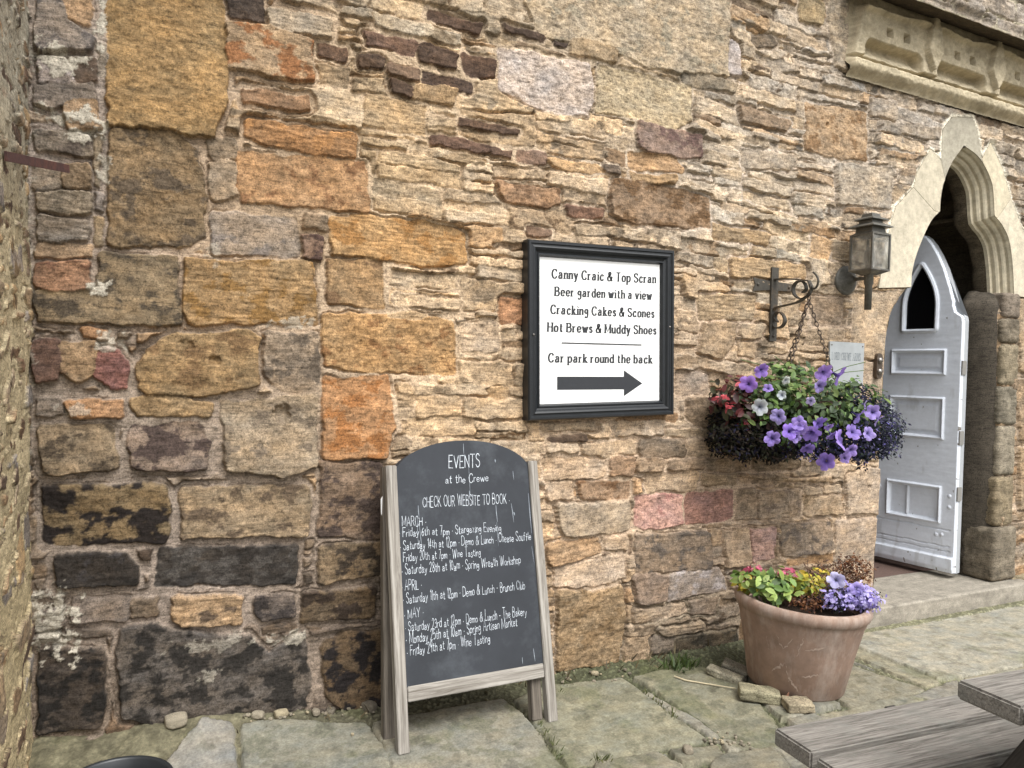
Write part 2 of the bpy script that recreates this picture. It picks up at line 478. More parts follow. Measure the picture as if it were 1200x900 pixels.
def idw(U, V, pts, p=3.0):
    W = np.zeros(np.shape(U), np.float32)+1e-9; A = np.zeros(np.shape(U)+(3,), np.float32)
    for x, y, c in pts:
        w = 1/(((U-x)**2+(V-y)**2)**(p/2)+.02)
        W = W+w; A = A+w[..., None]*np.asarray(c, np.float32)
    return A/W[..., None]
def grid_obj(name, P, col, mat, parent=None, keep=None, flip=False, smooth=True):
    nv, nu = P.shape[:2]
    idx = np.arange(nv*nu, dtype=np.int32).reshape(nv, nu)
    q = np.stack([idx[:-1, :-1], idx[:-1, 1:], idx[1:, 1:], idx[1:, :-1]], -1).reshape(-1, 4)
    if flip: q = q[:, ::-1]
    V = P.reshape(-1, 3); C = col.reshape(-1, 3)
    if keep is not None:
        k = keep.ravel(); q = q[k[q].all(1)]
        used = np.zeros(len(V), bool); used[q.ravel()] = True
        remap = np.cumsum(used)-1
        V, C, q = V[used], C[used], remap[q]
    me = bpy.data.meshes.new(name)
    me.vertices.add(len(V)); me.vertices.foreach_set("co", V.astype(np.float32).ravel())
    me.loops.add(q.size); me.loops.foreach_set("vertex_index", q.astype(np.int32).ravel())
    me.polygons.add(len(q)); me.polygons.foreach_set("loop_start", np.arange(0, q.size, 4, dtype=np.int32))
    me.polygons.foreach_set("use_smooth", np.full(len(q), smooth))
    me.update(calc_edges=True)
    set_col(me, C)
    me.materials.append(mat)
    return link(bpy.data.objects.new(name, me), parent)
def spaced(segs):
    out = []
    for a, b, d0, d1 in segs:
        x = a
        while x < b:
            out.append(x); x += d0+(d1-d0)*(x-a)/(b-a)
    out.append(segs[-1][1])
    return np.array(out, np.float32)
def fill_courses(S, x0, x1, z0, z1, colfn, hmin=.036, hmax=.105, lmin=.1, lmax=.4, seed=3, types='LLRRRRP'):
    rg = np.random.default_rng(seed)
    z = z0
    while z < z1:
        h = float(np.clip(rg.gamma(3, .026), hmin, hmax))
        x = x0-rg.uniform(0, lmax)
        while x < x1:
            L = rg.uniform(lmin, lmax)*(.6+.5*h/.06) if h < .09 else rg.uniform(.14, .42)
            n = (2 if rg.random() < .6 else 3) if (h > .08 and rg.random() < .6) else 1
            for k in range(n):
                a, b_ = z+h*k/n, z+h*(k+1)/n
                sk = rg.normal(0, .035); f = lambda xx, zz: (xx+rg.normal(0, .008), zz+sk*(xx-x)+.05*math.sin(xx*1.1+.4)+.03*math.sin(xx*2.3+zz)+rg.normal(0, .005))
                P = [f(x, a), f(x+L*.5, a), f(x+L, a), f(x+L, (a+b_)/2), f(x+L, b_), f(x+L*.5, b_), f(x, b_)]
                c = np.mean(P, 0)
                r = rg.random()
                S.add(P, colfn(c[0], c[1], rg), typ=types[rg.integers(len(types))], traced=False, gap=rg.choice([-.006, -.003, .0, .002]),
                      c2=colfn(c[0], c[1], rg)*.55, cov=rg.choice([0, 0, .25, .4]))
            x += L
        z += h

ALB = .80     # photo stone tone -> surface colour
TRACE = """
P a8813f 123,-12 258,-12 263,40 267,100 262,130 248,164 200,155 125,146
P 8c7246,6a5c44,.35 128,151 165,153 205,157 226,171 234,192 240,230 238,278 225,290 124,288
S b09a74 244,190 272,188 277,230 247,236
R 9d8a68 240,166 275,163 278,183 250,187
S a3977f,8a8272,.3 247,247 348,255 350,302 248,298
R a68d68 356,250 383,255 382,270 355,266
R 8a6a54,5c463a,.5 353,273 376,276 375,306 353,304
R b08a58 72,-8 105,-8 108,30 78,24
R 8f8878,6f6a60,.3 42,-8 70,-8 76,25 112,48 110,60 42,62
R 9a9184,c8c2b4,.4 42,66 78,69 88,97 80,102 45,98
R 6f5a45 82,72 113,68 115,95 88,97
R 8d8472 42,102 112,99 114,117 58,128 40,122
R b7925e 73,121 113,118 116,152 77,157
R 8f866f,6a6050,.35 38,152 105,162 108,182 42,180
R 97886a,7d7562,.4 38,188 72,196 74,222 40,222
R a0855a 74,196 108,192 108,222 76,224
L 978a6a 42,226 108,226 107,250 42,248
L 9a9078 42,253 105,258 103,282 42,282
L a8875a 42,286 110,286 108,302 42,300
S a39a80 114,48 125,50 125,90 117,88
S 9c8f6c 111,158 121,160 119,218 112,216
S 8d8a80 110,223 121,225 120,248 111,246
S a58c5c 110,254 120,256 119,288 110,288
R a3714a,7a5238,.3 42,309 104,307 110,338 60,341 42,336
S 8f7c54,5f5540,.42 122,295 210,300 212,380 180,382 42,378 40,344 120,342
L ad874c,9a7238,.4 218,303 368,306 372,376 300,380 222,380 214,362
R b4804c 94,384 128,386 126,397 96,396
R 6b4a3c 36,399 70,397 70,448 40,450
R a08052,6e5438,.35 72,400 113,399 112,440 84,446 71,438
L 95544c 115,405 140,409 152,430 150,454 132,455 113,440
R ac894e,8b6c42,.4 158,425 180,402 205,392 295,388 305,396 303,450 250,462 172,463 158,442
R a09073,7c705a,.4 309,392 372,388 375,460 332,462 309,440
L be8348 76,471 145,469 146,488 80,490
R 8a8270 42,467 72,467 74,488 42,491
R ab8b54 153,466 205,467 250,473 248,490 160,487
R 8c7a56,5b4f3a,.4 46,499 133,498 138,550 50,554
R 8d7b66,54463c,.5 155,500 235,497 248,520 243,551 152,551
R a2926f,80735a,.35 258,466 372,463 372,545 330,556 262,552
R 8a7344,302a24,.52 50,568 195,567 200,600 195,635 52,637
R a08a60,6a5a42,.35 213,571 360,569 364,600 360,628 212,630
R 34322c,464440,.3 62,650 150,645 163,665 160,684 64,688
R 3b3a34,57554c,.4 188,640 350,638 348,682 182,688
R 857a68 86,701 150,699 148,726 85,728
R 8a7656 152,703 186,699 186,722 152,722
L c09c66,6b5a44,.2 200,700 285,697 284,730 210,732 200,720
R 6f6659,45403a,.5 298,698 344,695 346,722 305,728 297,715
R 74603f,463a2c,.45 355,692 440,688 440,722 352,728
R 4c4438,302e28,.45 45,757 120,760 125,800 118,850 45,862
R 646054,38362f,.48 138,735 180,730 230,740 290,745 318,768 355,743 364,800 360,830 290,845 240,850 180,848 142,840
R 6e5836,2b2724,.5 375,752 400,743 445,738 458,745 458,830 400,832 380,815
L bd8c48,a8763a,.35 386,254 420,250 545,270 546,310 500,312 388,296
R ab854f,8a6a44,.3 381,301 447,306 448,362 383,355
P c08f4c,9a6c3c,.3 378,369 420,367 532,376 533,438 440,435 380,430
R bc7e42,a86a34,.4 378,441 455,439 462,500 450,535 377,536
R 8f765a,5a4c40,.45 374,539 444,541 450,590 445,632 372,630
R 86704a,4a4030,.45 372,641 450,635 455,670 372,684
R b8864e,966a40,.35 276,178 430,189 432,248 395,245 280,236 275,200
L b5793c,c48a4c,.3 290,141 330,146 360,151 415,159 418,186 380,185 310,172 288,160
R b89a6c,a0683a,.5 262,29 320,31 365,51 367,96 330,95 265,78
D 4c4038 265,-4 308,-4 310,26 268,22
L b3a583 312,11 390,23 388,45 316,36
R a2764c 283,105 360,115 362,128 285,122
D 6b4a34 371,50 407,59 405,72 372,67
D 7a5644 424,37 488,51 486,66 428,54
D 5b4230 418,67 452,69 450,82 420,80
D 553c2e 490,53 535,67 533,84 490,72
D 553a2c 541,61 580,71 578,92 543,88
R 7c6048 455,75 490,83 490,96 456,88
D 4f3a30 494,85 553,97 552,110 494,100
D 553c2c 456,93 482,101 480,115 456,110
R b0905e 484,100 533,106 530,125 482,115
D 5e4232 500,11 565,29 562,40 500,24
D 4c382c 587,30 640,43 636,49 588,38
D 40302a 650,47 664,51 662,56 650,54
D 5a4030 537,138 608,153 606,160 538,148
D 6a4838 502,158 575,173 572,180 504,168
D 664838 572,173 600,179 597,186 573,182
R 8a6a54 606,176 640,183 638,194 606,190
L c0985e 640,187 700,193 706,204 645,196
L b48a54 735,178 790,186 800,202 735,198
L ae8850 735,202 790,207 788,216 738,212
R 8d7260,6e564a,.4 745,141 822,159 822,184 760,182 745,170
R 6d6050 704,192 722,196 724,206 706,204
P c8beac 585,55 690,76 694,100 690,136 640,128 582,105
P b8a87a 702,76 810,101 811,140 790,150 740,138 698,130
P b4a47e,a09878,.3 610,-10 850,-10 850,90 760,79 700,53 632,40
R a89064,8a744e,.3 664,40 725,52 722,72 668,66
R a3784e,80603f,.4 580,213 655,223 655,238 640,245 588,238
D 8c6048 662,240 706,246 706,256 665,252
R 93744f,755836,.45 715,211 760,213 830,233 832,268 740,262 715,252
R 7b5d45 615,265 645,270 645,278 617,276
R b87a4a 586,348 614,351 614,382 587,378
L c0aa84 540,379 584,377 583,412 542,412
L c4ad82 462,345 540,352 538,362 464,358
L b89c6c 450,372 482,365 500,372 478,382
R b39c74 633,496 697,495 697,504 634,505
D 5e4a38 640,512 684,509 686,516 645,518
L c2ab82 638,521 676,519 677,530 640,529
R bfa67c 680,521 745,513 746,530 708,534 680,532
R 8d7a5c 748,513 800,515 802,534 748,536
S b39d78 804,516 826,515 828,532 804,533
R c0aa80 780,502 838,502 836,511 780,511
R a08c6c 803,467 820,464 838,468 842,490 830,500 812,498 801,485
L c0a47a 634,536 708,539 708,558 634,560
R 957450 713,537 743,535 741,558 714,556
R a98c64,7a6448,.3 745,537 780,539 775,552 744,550
R a38a66,7a6448,.3 782,539 824,537 824,549 782,550
S c0a57a 756,554 816,553 816,575 758,576
L a08a64 820,556 862,554 862,568 820,568
R bca27a 640,565 668,563 668,586 640,588
R a6835c,86623e,.4 674,563 738,563 735,584 680,586
S b0a07e 650,589 735,587 738,620 700,624 660,626 652,610
P c48f7e,b07a6a,.3 744,579 800,579 800,614 770,619 744,616
P a06c5e 802,577 856,573 856,605 835,612 802,614
L bb915c 640,635 700,631 704,645 660,660 645,664 640,650
S b59d78 706,630 735,629 735,645 708,642
S c4af8c 648,668 700,655 730,649 730,676 700,684 648,688
P a08558,8a7048,.35 650,693 728,685 728,740 722,775 652,786
R 8d7a5e,6b6252,.4 745,626 828,623 830,665 745,672
R 8d7860 740,676 780,673 778,702 745,708
S a89d8a,bab4a8,.4 782,672 840,663 850,690 782,705
L b09b78 742,713 802,707 804,720 742,728
R 8d7d64 806,705 840,699 838,718 808,722
L a5926f 768,736 822,729 822,738 772,744
R 807560,5c5644,.4 760,746 788,744 786,764 762,764
R 6d6248,4c4838,.4 790,746 862,736 864,775 790,772
L 9c8460 827,539 878,537 878,551 828,551
L 8a7654 881,538 935,535 936,548 881,551
R a08a68 863,573 883,573 883,607 860,608
P a08c6c,80705a,.3 886,576 936,573 937,604 887,608
R a38c66,83704e,.3 941,581 983,579 984,602 941,604
S b09a74 941,569 960,570 960,578 942,579
S b09a74 963,568 984,567 983,576 963,577
S b8a584 990,556 1030,549 1036,600 990,602
R 8c7b60,6c6252,.4 912,615 968,609 972,640 960,648 915,652
S b5a283 977,609 1034,605 1034,690 1000,690 980,660
R b29a74 846,621 876,617 875,660 848,665
P b89082 879,621 904,617 905,655 880,658
S b8a27a 1000,345 1062,342 1046,362 1042,385 1040,420 1000,420
S b8a584 1000,425 1040,424 1036,480 1000,480
R ac9870 1004,486 1036,486 1034,540 1004,540
L b39a6c 815,346 884,347 882,374 818,374
R a88f66 822,378 863,379 860,400 845,420 815,415
S b8a27a 866,380 895,380 892,396 868,396
R b09870 864,401 885,401 884,418 863,416
R a8967a 790,437 828,439 826,462 790,464
R 9a8668 945,346 985,349 985,380 950,382
P b08f5e,8c6c44,.35 942,121 1014,131 1015,188 985,185 942,175
P b0a587 978,191 1045,199 1042,245 977,240
R 967c58,7a6448,.3 862,123 925,141 920,155 865,142
L b3935f 834,263 900,275 898,288 832,280
L b89660 852,303 944,311 944,325 855,325
R b2a484 866,176 930,183 925,198 868,197
D 6e6048 880,46 905,43 910,53 885,55
R 8d8468 795,81 860,99 858,110 800,100
R b5a98c 1017,117 1045,121 1045,142 1018,136
S b8b2a8 850,49 862,53 865,90 851,88
R 8b7648 812,5 840,20 842,32 812,22
R a08a55 935,-6 960,4 962,30 935,25
P b8a984 966,-12 1007,-12 1010,60 996,86 978,78
R a8936c 1190,350 1230,352 1230,440 1190,436
R 96805c 1190,445 1230,448 1230,520 1190,515
R a58e66 1190,525 1230,525 1230,600 1190,596
"""
def parse_trace(S, txt, fn, k=ALB, blend=None):
    for ln in txt.strip().splitlines():
        tk = ln.split()
        cs = tk[1].split(',')
        P = [fn(*map(float, q.split(','))) for q in tk[2:]]
        Q = []
        for a, b_ in zip(P, P[1:]+P[:1]):       # a jittered extra point on long edges
            Q.append(a)
            if math.hypot(a[0]-b_[0], a[1]-b_[1]) > .12:
                Q.append(tuple((np.array(a)+b_)/2+RNG.normal(0, .005, 2)))
        k_ = k*(.86+.14*float(sstep(.6, 1.9, np.mean([q[0] for q in Q])))) if fn is wallxz else k  # wall stones dimmer to the left: weaker light there put into their colour
        ca = hx(cs[0], k_)
        if blend is not None:
            qm = np.mean(Q, 0); ca = ca*.72+.28*blend(qm[0], qm[1])*(ca.sum()/max(1e-3, blend(qm[0], qm[1]).sum()))**.6
        S.add(Q, ca, tk[0], c2=hx(cs[1], k_) if len(cs) > 1 else None, cov=float(cs[2]) if len(cs) > 2 else 0.0)
def wallxz(px, py):
    p = onY(px, py); return (p[0], p[2])

# ------------------------------------------------------------------ the building
building = thing("stone_building", "old sandstone building of mixed rubble stone with a pointed cream doorway and open white door", "building", (2.5, 0, 0))

# doorway outline on the wall face (x, z)
ARCH_L = [wallxz(*q) for q in ((1065,337),(1066.5,318),(1072,297),(1083,270),(1091,256),(1099,248))]
ARCH_M = [wallxz(*q) for q in ((1099,248),(1100,232),(1104,212),(1113,191),(1127,171))]
ARCH_N = [wallxz(*q) for q in ((1127,171),(1143,183),(1153,198),(1160,216),(1162,234),(1163,253))]
ARCH_R = [wallxz(*q) for q in ((1163,253),(1172,264),(1180,282),(1184,310),(1186,347))]
arch = []
for seg in (ARCH_L, ARCH_M, ARCH_N, ARCH_R):
    c = catmull(seg, 6); arch += [tuple(q) for q in (c if seg is ARCH_L else c[1:])]
JAMB_L = [wallxz(*q) for q in ((1025,700),(1027,640),(1033,520),(1038,420),(1041,388),(1046,366),(1055,349))]
JAMB_R = [wallxz(*q) for q in ((1176,350),(1170,360),(1168,380),(1167,450),(1165,560),(1164,670),(1163,700))]
JL = [tuple(q) for q in catmull(JAMB_L, 3)]; JR = [tuple(q) for q in catmull(JAMB_R, 3)]
HOLE = JL+arch+JR
OUT_L = [(1027,338),(1031,312),(1037,280),(1047,243),(1068,220),(1072,203),(1088,175),(1100,188),(1102,153),(1113,138),(1137,138),(1143,155),(1148,187),(1158,167),(1172,198),(1182,233),(1200,280),(1208,350)]
OUTER = [wallxz(*q) for q in OUT_L]

WC = [(p[0], p[2], hx(c, ALB)) for p, c in ((onY(*q), c) for q, c in (((80,150),'948a74'), ((80,500),'8c7c60'), ((200,700),'6e6454'), ((300,220),'a08a64'),
      ((300,60),'a8936c'), ((450,200),'c0a470'), ((450,330),'c0a272'), ((560,300),'c4ac80'), ((500,20),'b8a57c'), ((650,240),'bea67c'), ((560,460),'bda274'), ((750,40),'b6a680'),
      ((850,220),'c0b494'), ((900,300),'bfae86'), ((960,160),'b8ac8e'), ((830,400),'b8a27c'), ((930,400),'b09a74'), ((1100,100),'b5aa8e'), ((1190,200),'b0a486'),
      ((700,580),'bca680'), ((850,580),'a89270'), ((800,740),'847860'), ((420,760),'5e5242'), ((690,740),'a08a66'), ((980,640),'b5a07c'), ((1195,500),'9c8866')))]
MC = [(p[0], p[2], hx(c, ALB)) for p, c in ((onY(*q), c) for q, c in (((80,150),'a09887'), ((70,560),'928874'), ((200,720),'988e7c'), ((300,220),'ac9672'), ((120,860),'8e8068'),
      ((450,200),'cab48a'), ((560,460),'ccb48a'), ((750,40),'bcae8c'), ((850,220),'c8bea4'), ((1000,160),'c2b89e'), ((830,400),'c8b492'), ((930,440),'bca888'),
      ((1190,200),'bcb298'), ((700,580),'cab490'), ((850,600),'c2ac8a'), ((800,760),'8c846a'), ((420,700),'8a7e6a'), ((980,640),'c2ae8c')))]
def wall_colour(x, z, rg):
    c = idw(np.array([x]), np.array([z]), WC)[0]
    c = c*rg.uniform(.82, 1.28)*(1+np.array([.04, 0, -.06])*rg.normal(0, 1))
    r = rg.random()
    if r < .05: c = c*np.array([.5, .42, .36])
    elif r < .14: c = c*np.array([.92, .76, .6])
    elif r < .22: c = c*np.array([1.02, .98, .92])
    return np.clip(c, .02, .75)
S = Stones()
parse_trace(S, TRACE, wallxz, blend=lambda x, z: idw(np.array([x]), np.array([z]), WC)[0])
fill_courses(S, -.5, 8.6, -.15, 5.2, wall_colour, hmin=.032, hmax=.15)
xs = spaced([(-.5, 5.9, .0036, .0072), (5.9, 8.5, .008, .05)])
zs = spaced([(-.12, 3.4, .0042, .0042), (3.4, 4.35, .0046, .006), (4.35, 5.2, .006, .06)])
U, V = np.meshgrid(xs, zs)
mcol = idw(U[::8, ::8], V[::8, ::8], MC)
mcol = np.repeat(np.repeat(mcol, 8, 0), 8, 1)[:U.shape[0], :U.shape[1]]
leftness = sstep(1.1, .3, U)
mh = .008-.012*leftness+.008*fbm(U*2, V*2, 2, 90)
low_ = sstep(.75, .35, V); mh = mh-.004*low_
H, CC, SD, TC = sheet(U, V, S, soft(mcol, .8), mh, seed=1, smear=.010+.004*leftness, warp=.011, mnoise=.008-.004*leftness, amp=.72-.05*leftness, crk=.015-.007*leftness,
                    clear=lambda x: .003 if x > 1.15 else .010, thin=lambda x: .005 if x > 1.15 else .013)
H = H+.016*fbm(U*1.2, V*1.2, 2, 95)+.010*fbm(U*5, V*6, 3, 97)          # the old wall is not flat
# lime splashes
for (px, py, rx, ry, k) in ((62,72,26,14,1),(86,140,26,10,1),(96,158,16,8,1),(116,336,10,8,1),(62,735,20,34,1),(54,705,18,14,.8),(252,752,34,7,.4),(335,748,20,9,.7),
                            (120,30,5,32,1),(122,200,6,14,.8),(132,402,14,10,.7),(88,480,14,6,.5),(345,380,26,6,.6),(30,430,6,200,.4),(247,790,10,8,.5),(250,300,6,12,.4)):
    c = onY(px, py); s = (DIST)/FOC*1.12
    d = np.hypot((U-c[0])/(rx*s), (V-c[2])/(ry*s))
    mk = sstep(.10, -.10, d-.75+1.9*fbm(U*20, V*20, 5, 120, .65))*k
    CC = CC*(1-mk[..., None])+hx('b8b0a0', .85)*mk[..., None]
    H = H+.004*mk
# iron / holes
for (px, py, r_, dp) in ((331,484,11,.03),(250,423,7,.018),(968,147,4,.015),(218,405,8,.01),(1015,570,4,.015)):
    c = onY(px, py); d = np.hypot(U-c[0], V-c[2])/(r_*.0036)
    H = H-dp*sstep(1.1, .5, d+.3*gnoise(U*60, V*60, 4))
# around the doorway
i0 = np.searchsorted(xs, 3.9)
sub = (slice(None), slice(i0, None))
sh = sdpoly(U[sub], V[sub], np.array(HOLE)); so = sdpoly(U[sub], V[sub], np.array(OUTER+[wallxz(1186,350), wallxz(1065,339)]))
fr = sstep(-.030, -.006, so+.012*fbm(U[sub]*22, V[sub]*22, 3, 66))*(V[sub] > 2.12)
fr = fr*sstep(0, .2, V[sub]-2.3+.2*gnoise(U[sub]*3, V[sub]*3, 9))
CC[sub] = CC[sub]*(1-fr[..., None])+hx('ece4d0', .95)*fr[..., None]
Hs = H[sub]
Hs = Hs*(1-fr)+(.016+.006*fbm(U[sub]*40, V[sub]*40, 3, 68))*fr
Hs = np.where(so > 0, -.02, Hs)
rim = sstep(-.035, .0, sh)
Hs = np.where(so > 0, Hs, Hs*(1-rim)+(-.012)*rim)
H[sub] = Hs
hole = np.zeros(U.shape, bool); hole[sub] = sh > .002
# frieze + upper wall cover this zone: sink the wall behind them
band = sstep(3.80, 3.812, U)*sstep(3.352, 3.366, V)
H = H*(1-band)-.16*band
P = np.stack([U, -H, V], -1)
grid_obj("wall", P, CC, M_STONE, building, keep=~hole)

# reveal and arch mouldings swept round the opening outline
def inset(path, d):
    out = []
    n = len(path)
    for i in range(n):
        a = np.array(path[max(i-1, 0)]); b_ = np.array(path[min(i+1, n-1)])
        t = (b_-a)/(np.linalg.norm(b_-a)+1e-9)
        nrm = np.array([t[1], -t[0]])      # path runs up the left, down the right: inside is to the right
        out.append(np.array(path[i])+nrm*d)
    return out
def sweep(path, prof):
    """prof: list of (inset, y)"""
    rows = []
    for d, y in prof:
        q = inset(path, d)
        rows.append([(x, y, z) for x, z in q])
    verts = [v for r_ in rows for v in r_]
    n = len(path)
    faces = [(j*n+i, j*n+i+1, (j+1)*n+i+1, (j+1)*n+i) for j in range(len(prof)-1) for i in range(n-1)]
    return verts, faces
def stone_shade(verts, base, amt=.18, s=9, seed=3):
    v = np.array(verts); q = fbm(v[:, 0]*s+v[:, 1]*s, v[:, 2]*s, 4, seed)
    return np.asarray(base)*(1+amt*2*q)[:, None]
prof_arch = [(0,-.012),(.010,.004),(.012,.022),(.026,.030),(.034,.040),(.036,.058),(.048,.062),(.058,.074),(.060,.098),(.078,.104),(.082,.125)]
v, f = sweep(arch, prof_arch)
def dense(path, n=3):
    out = []
    for a, b_ in zip(path, path[1:]):
        for k in range(n): out.append(tuple(np.array(a)*(1-k/n)+np.array(b_)*k/n))
    return out+[path[-1]]
surround = mesh_obj("door_surround", v, f, M_DRESSED, building, smooth=False, col=stone_shade(v, hx('c6bca4', .9)))
for path, nm, c in ((arch, "arch_soffit", '665c4c'), (JL, "jamb_reveal", '8c7a5e'), (JR, "jamb_reveal", '575046')):  # soffit and right reveal: shade of the unlit opening put into the colour
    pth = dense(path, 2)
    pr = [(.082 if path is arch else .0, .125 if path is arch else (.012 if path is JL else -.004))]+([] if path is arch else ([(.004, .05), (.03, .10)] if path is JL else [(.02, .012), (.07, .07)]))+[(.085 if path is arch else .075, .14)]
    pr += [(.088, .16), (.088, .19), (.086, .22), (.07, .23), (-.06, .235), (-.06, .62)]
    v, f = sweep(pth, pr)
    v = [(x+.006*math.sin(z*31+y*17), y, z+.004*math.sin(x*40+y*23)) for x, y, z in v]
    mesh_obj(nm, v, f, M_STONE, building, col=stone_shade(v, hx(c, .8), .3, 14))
# voussoirs of the surround
def wz(*qs): return [wallxz(*q) for q in qs]
A = arch
def arch_between(i, j): return A[i:j+1]
iL = 30; iM = 30+6*4
BL = [
    (OUTER[0:5]+[wallxz(1092,247)]+arch_between(0, 29)[::-1], 'cec4ae'),
    ([OUTER[4], OUTER[5], OUTER[6], OUTER[7], wallxz(1105,211)]+arch_between(29, 30+11)[::-1]+[wallxz(1092,247)], 'c8bea8'),
    ([wallxz(1105,211), OUTER[7], OUTER[8], OUTER[9], OUTER[10], OUTER[11], OUTER[12]]+arch_between(42, 30+24+9)[::-1], 'aca594'),
    ([OUTER[12], OUTER[13], OUTER[14], OUTER[15]]+arch_between(64, 30+24+30+2)[::-1], 'c8bda4'),
    ([OUTER[15], OUTER[16], OUTER[17]]+arch_between(86, len(A)-1)[::-1], 'ccc2ac'),
]
for poly, c in BL:
    cen = np.mean(poly, 0)
    poly = [tuple(cen+(np.array(q)-cen)*.992) for q in poly]
    bm = bmesh.new()
    prism(bm, poly, -.016, .10, lambda u, v, d: (u, d, v))
    bmesh.ops.triangulate(bm, faces=[f_ for f_ in bm.faces if len(f_.verts) > 4])
    o = bm_obj("arch_stone", bm, M_DRESSED, surround)
    set_col(o.data, stone_shade([tuple(v_.co) for v_ in o.data.vertices], hx(c, .9), .16, 7))

# right jamb: rough dressed blocks standing at the opening
def rough_block(name, x0, x1, y0, y1, z0, z1, c, parent, seed, rr=.03, amp=.012, mat=None):
    bm = bmesh.new()
    bmesh.ops.create_cube(bm, size=1)
    bmesh.ops.subdivide_edges(bm, edges=bm.edges, cuts=22, use_grid_fill=True)
    s = np.array([x1-x0, y1-y0, z1-z0]); c0 = np.array([x0+x1, y0+y1, z0+z1])/2
    co = np.array([v_.co for v_ in bm.verts])*s
    hb = s/2-rr
    q = np.clip(co, -hb, hb); dd = co-q
    ln = np.linalg.norm(dd, axis=1, keepdims=True)
    co = np.where(ln > 1e-6, q+dd/np.maximum(ln, 1e-6)*rr, co)
    nz = fbm(co[:, 0]*14+co[:, 1]*9+seed*3, co[:, 2]*14+co[:, 1]*6, 4, seed, .6)+.5*ridge(co[:, 0]*20+co[:, 1]*20, co[:, 2]*24, 2, seed+3)
    nv = co/np.maximum(np.linalg.norm(co/s, axis=1, keepdims=True), 1e-6)/s
    nv = nv/np.linalg.norm(nv, axis=1, keepdims=True)
    co = co+nv*nz[:, None]*amp
    for v_, p_ in zip(bm.verts, co+c0): v_.co = p_
    o = bm_obj(name, bm, mat or M_STONE, parent, smooth=True)
    set_col(o.data, stone_shade(co, hx(c, .8), .35, 12, seed))
    return o
jx0, jx1 = 5.43, 5.63
zz = [.115, .50, .86, 1.22, 1.50, 1.80, 1.98, 2.16]
for i in range(7):
    e = .05*max(0, 1-i/1.0) if i == 0 else 0
    rough_block("jamb_stone", jx0-e+.006*(-1)**i, jx1+e*.5, -.035-e*.4, .18, zz[i]+.004, zz[i+1]-.004,
                ('7e7464', '8e8068', '948a78', '827a6a', '8e826c', '786e5e', '84786a')[i], building, i, rr=.03)
rough_block("jamb_stone", 5.64, 6.1, -.05, .1, -.02, .13, '8a7e66', building, 31)

# doorstep and hall
rough_block("doorstep", 3.93, 5.72, -.145, .36, -.03, .112, '9c9588', building, 21, rr=.012, amp=.004, mat=M_PAVE)
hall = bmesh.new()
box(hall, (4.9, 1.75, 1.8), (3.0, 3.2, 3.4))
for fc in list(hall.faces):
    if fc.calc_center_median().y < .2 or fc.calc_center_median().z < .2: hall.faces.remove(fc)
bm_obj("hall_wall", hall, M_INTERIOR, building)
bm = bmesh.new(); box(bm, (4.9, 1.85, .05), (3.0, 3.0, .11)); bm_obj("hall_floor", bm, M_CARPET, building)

# --- door leaf: hung on the right, swung inwards
LA = onZ(1117, 673, .15); LB = onZ(1027, 652, .15)
ld = (LB-LA); LW = np.linalg.norm(ld); ld = ld/LW
ln_ = np.array([-ld[1], ld[0], 0])
if np.dot(ln_, CAMPOS-LA) < 0: ln_ = -ln_
def leafuv(px, py):
    p = onP(px, py, LA, ln_); return (float(np.dot(p-LA, ld)), float(p[2]))
cu = LW/2+.02
half = [(0,.15),(0,1.0),(0,1.955),(.006,1.985),(.03,2.0),(.055,2.02),(.068,2.06),(.072,2.10),(.10,2.20),(.145,2.34),(.19,2.44),(.235,2.52),(.275,2.575),(cu,2.60)]
outline = half+[(2*cu-u, z) for u, z in half[::-1][1:]]
outline = [(u+(.13 if u > cu and z < 2.2 else 0), z) for u, z in outline]
uu = np.arange(-.004, 2*cu+.140, .004, dtype=np.float32); vv = np.arange(.146, 2.61, .0045, dtype=np.float32)
LU, LV = np.meshgrid(uu, vv)
so_ = sdpoly(LU, LV, np.array(outline))
h = np.zeros(LU.shape, np.float32)
def rect_sd(U_, V_, u0, u1, v0, v1):
    return np.minimum(np.minimum(U_-u0, u1-U_), np.minimum(V_-v0, v1-V_))
pu0, pu1 = .10, 2*cu-.10
for v0, v1 in ((1.56, 1.755), (1.095, 1.405), (.49, .765)):
    d = rect_sd(LU, LV, pu0, pu1, v0, v1)
    h += .010*(sstep(0, .006, d)-sstep(.020, .026, d))          # raised bolection moulding
    h += .006*(sstep(.008, .012, d)-sstep(.014, .018, d))
    h -= .012*sstep(.026, .032, d)
    h += .008*sstep(.045, .07, d) if v0 != .49 else .010*(np.abs(LU-cu*1.15) < .008)*(d > .03)
wz0, wzs, wzt = 1.905, 2.08, 2.365
wu0, wu1 = cu-.108, cu+.108
wo = [(wu0, wz0), (wu1, wz0), (wu1, wzs)]+[(cu+.108*(1-t**1.8), wzs+(wzt-wzs)*t) for t in np.linspace(.1, 1, 10)]+[(cu-.108*(1-t**1.8), wzs+(wzt-wzs)*t) for t in np.linspace(1, .1, 10)][1:]+[(wu0, wzs)]
dw = sdpoly(LU, LV, np.array(wo))
h += .012*(sstep(-.034, -.028, dw)-sstep(-.006, 0, dw))+.005*(sstep(-.022, -.018, dw)-sstep(-.014, -.01, dw))
h -= .03*sstep(-.003, .003, dw)
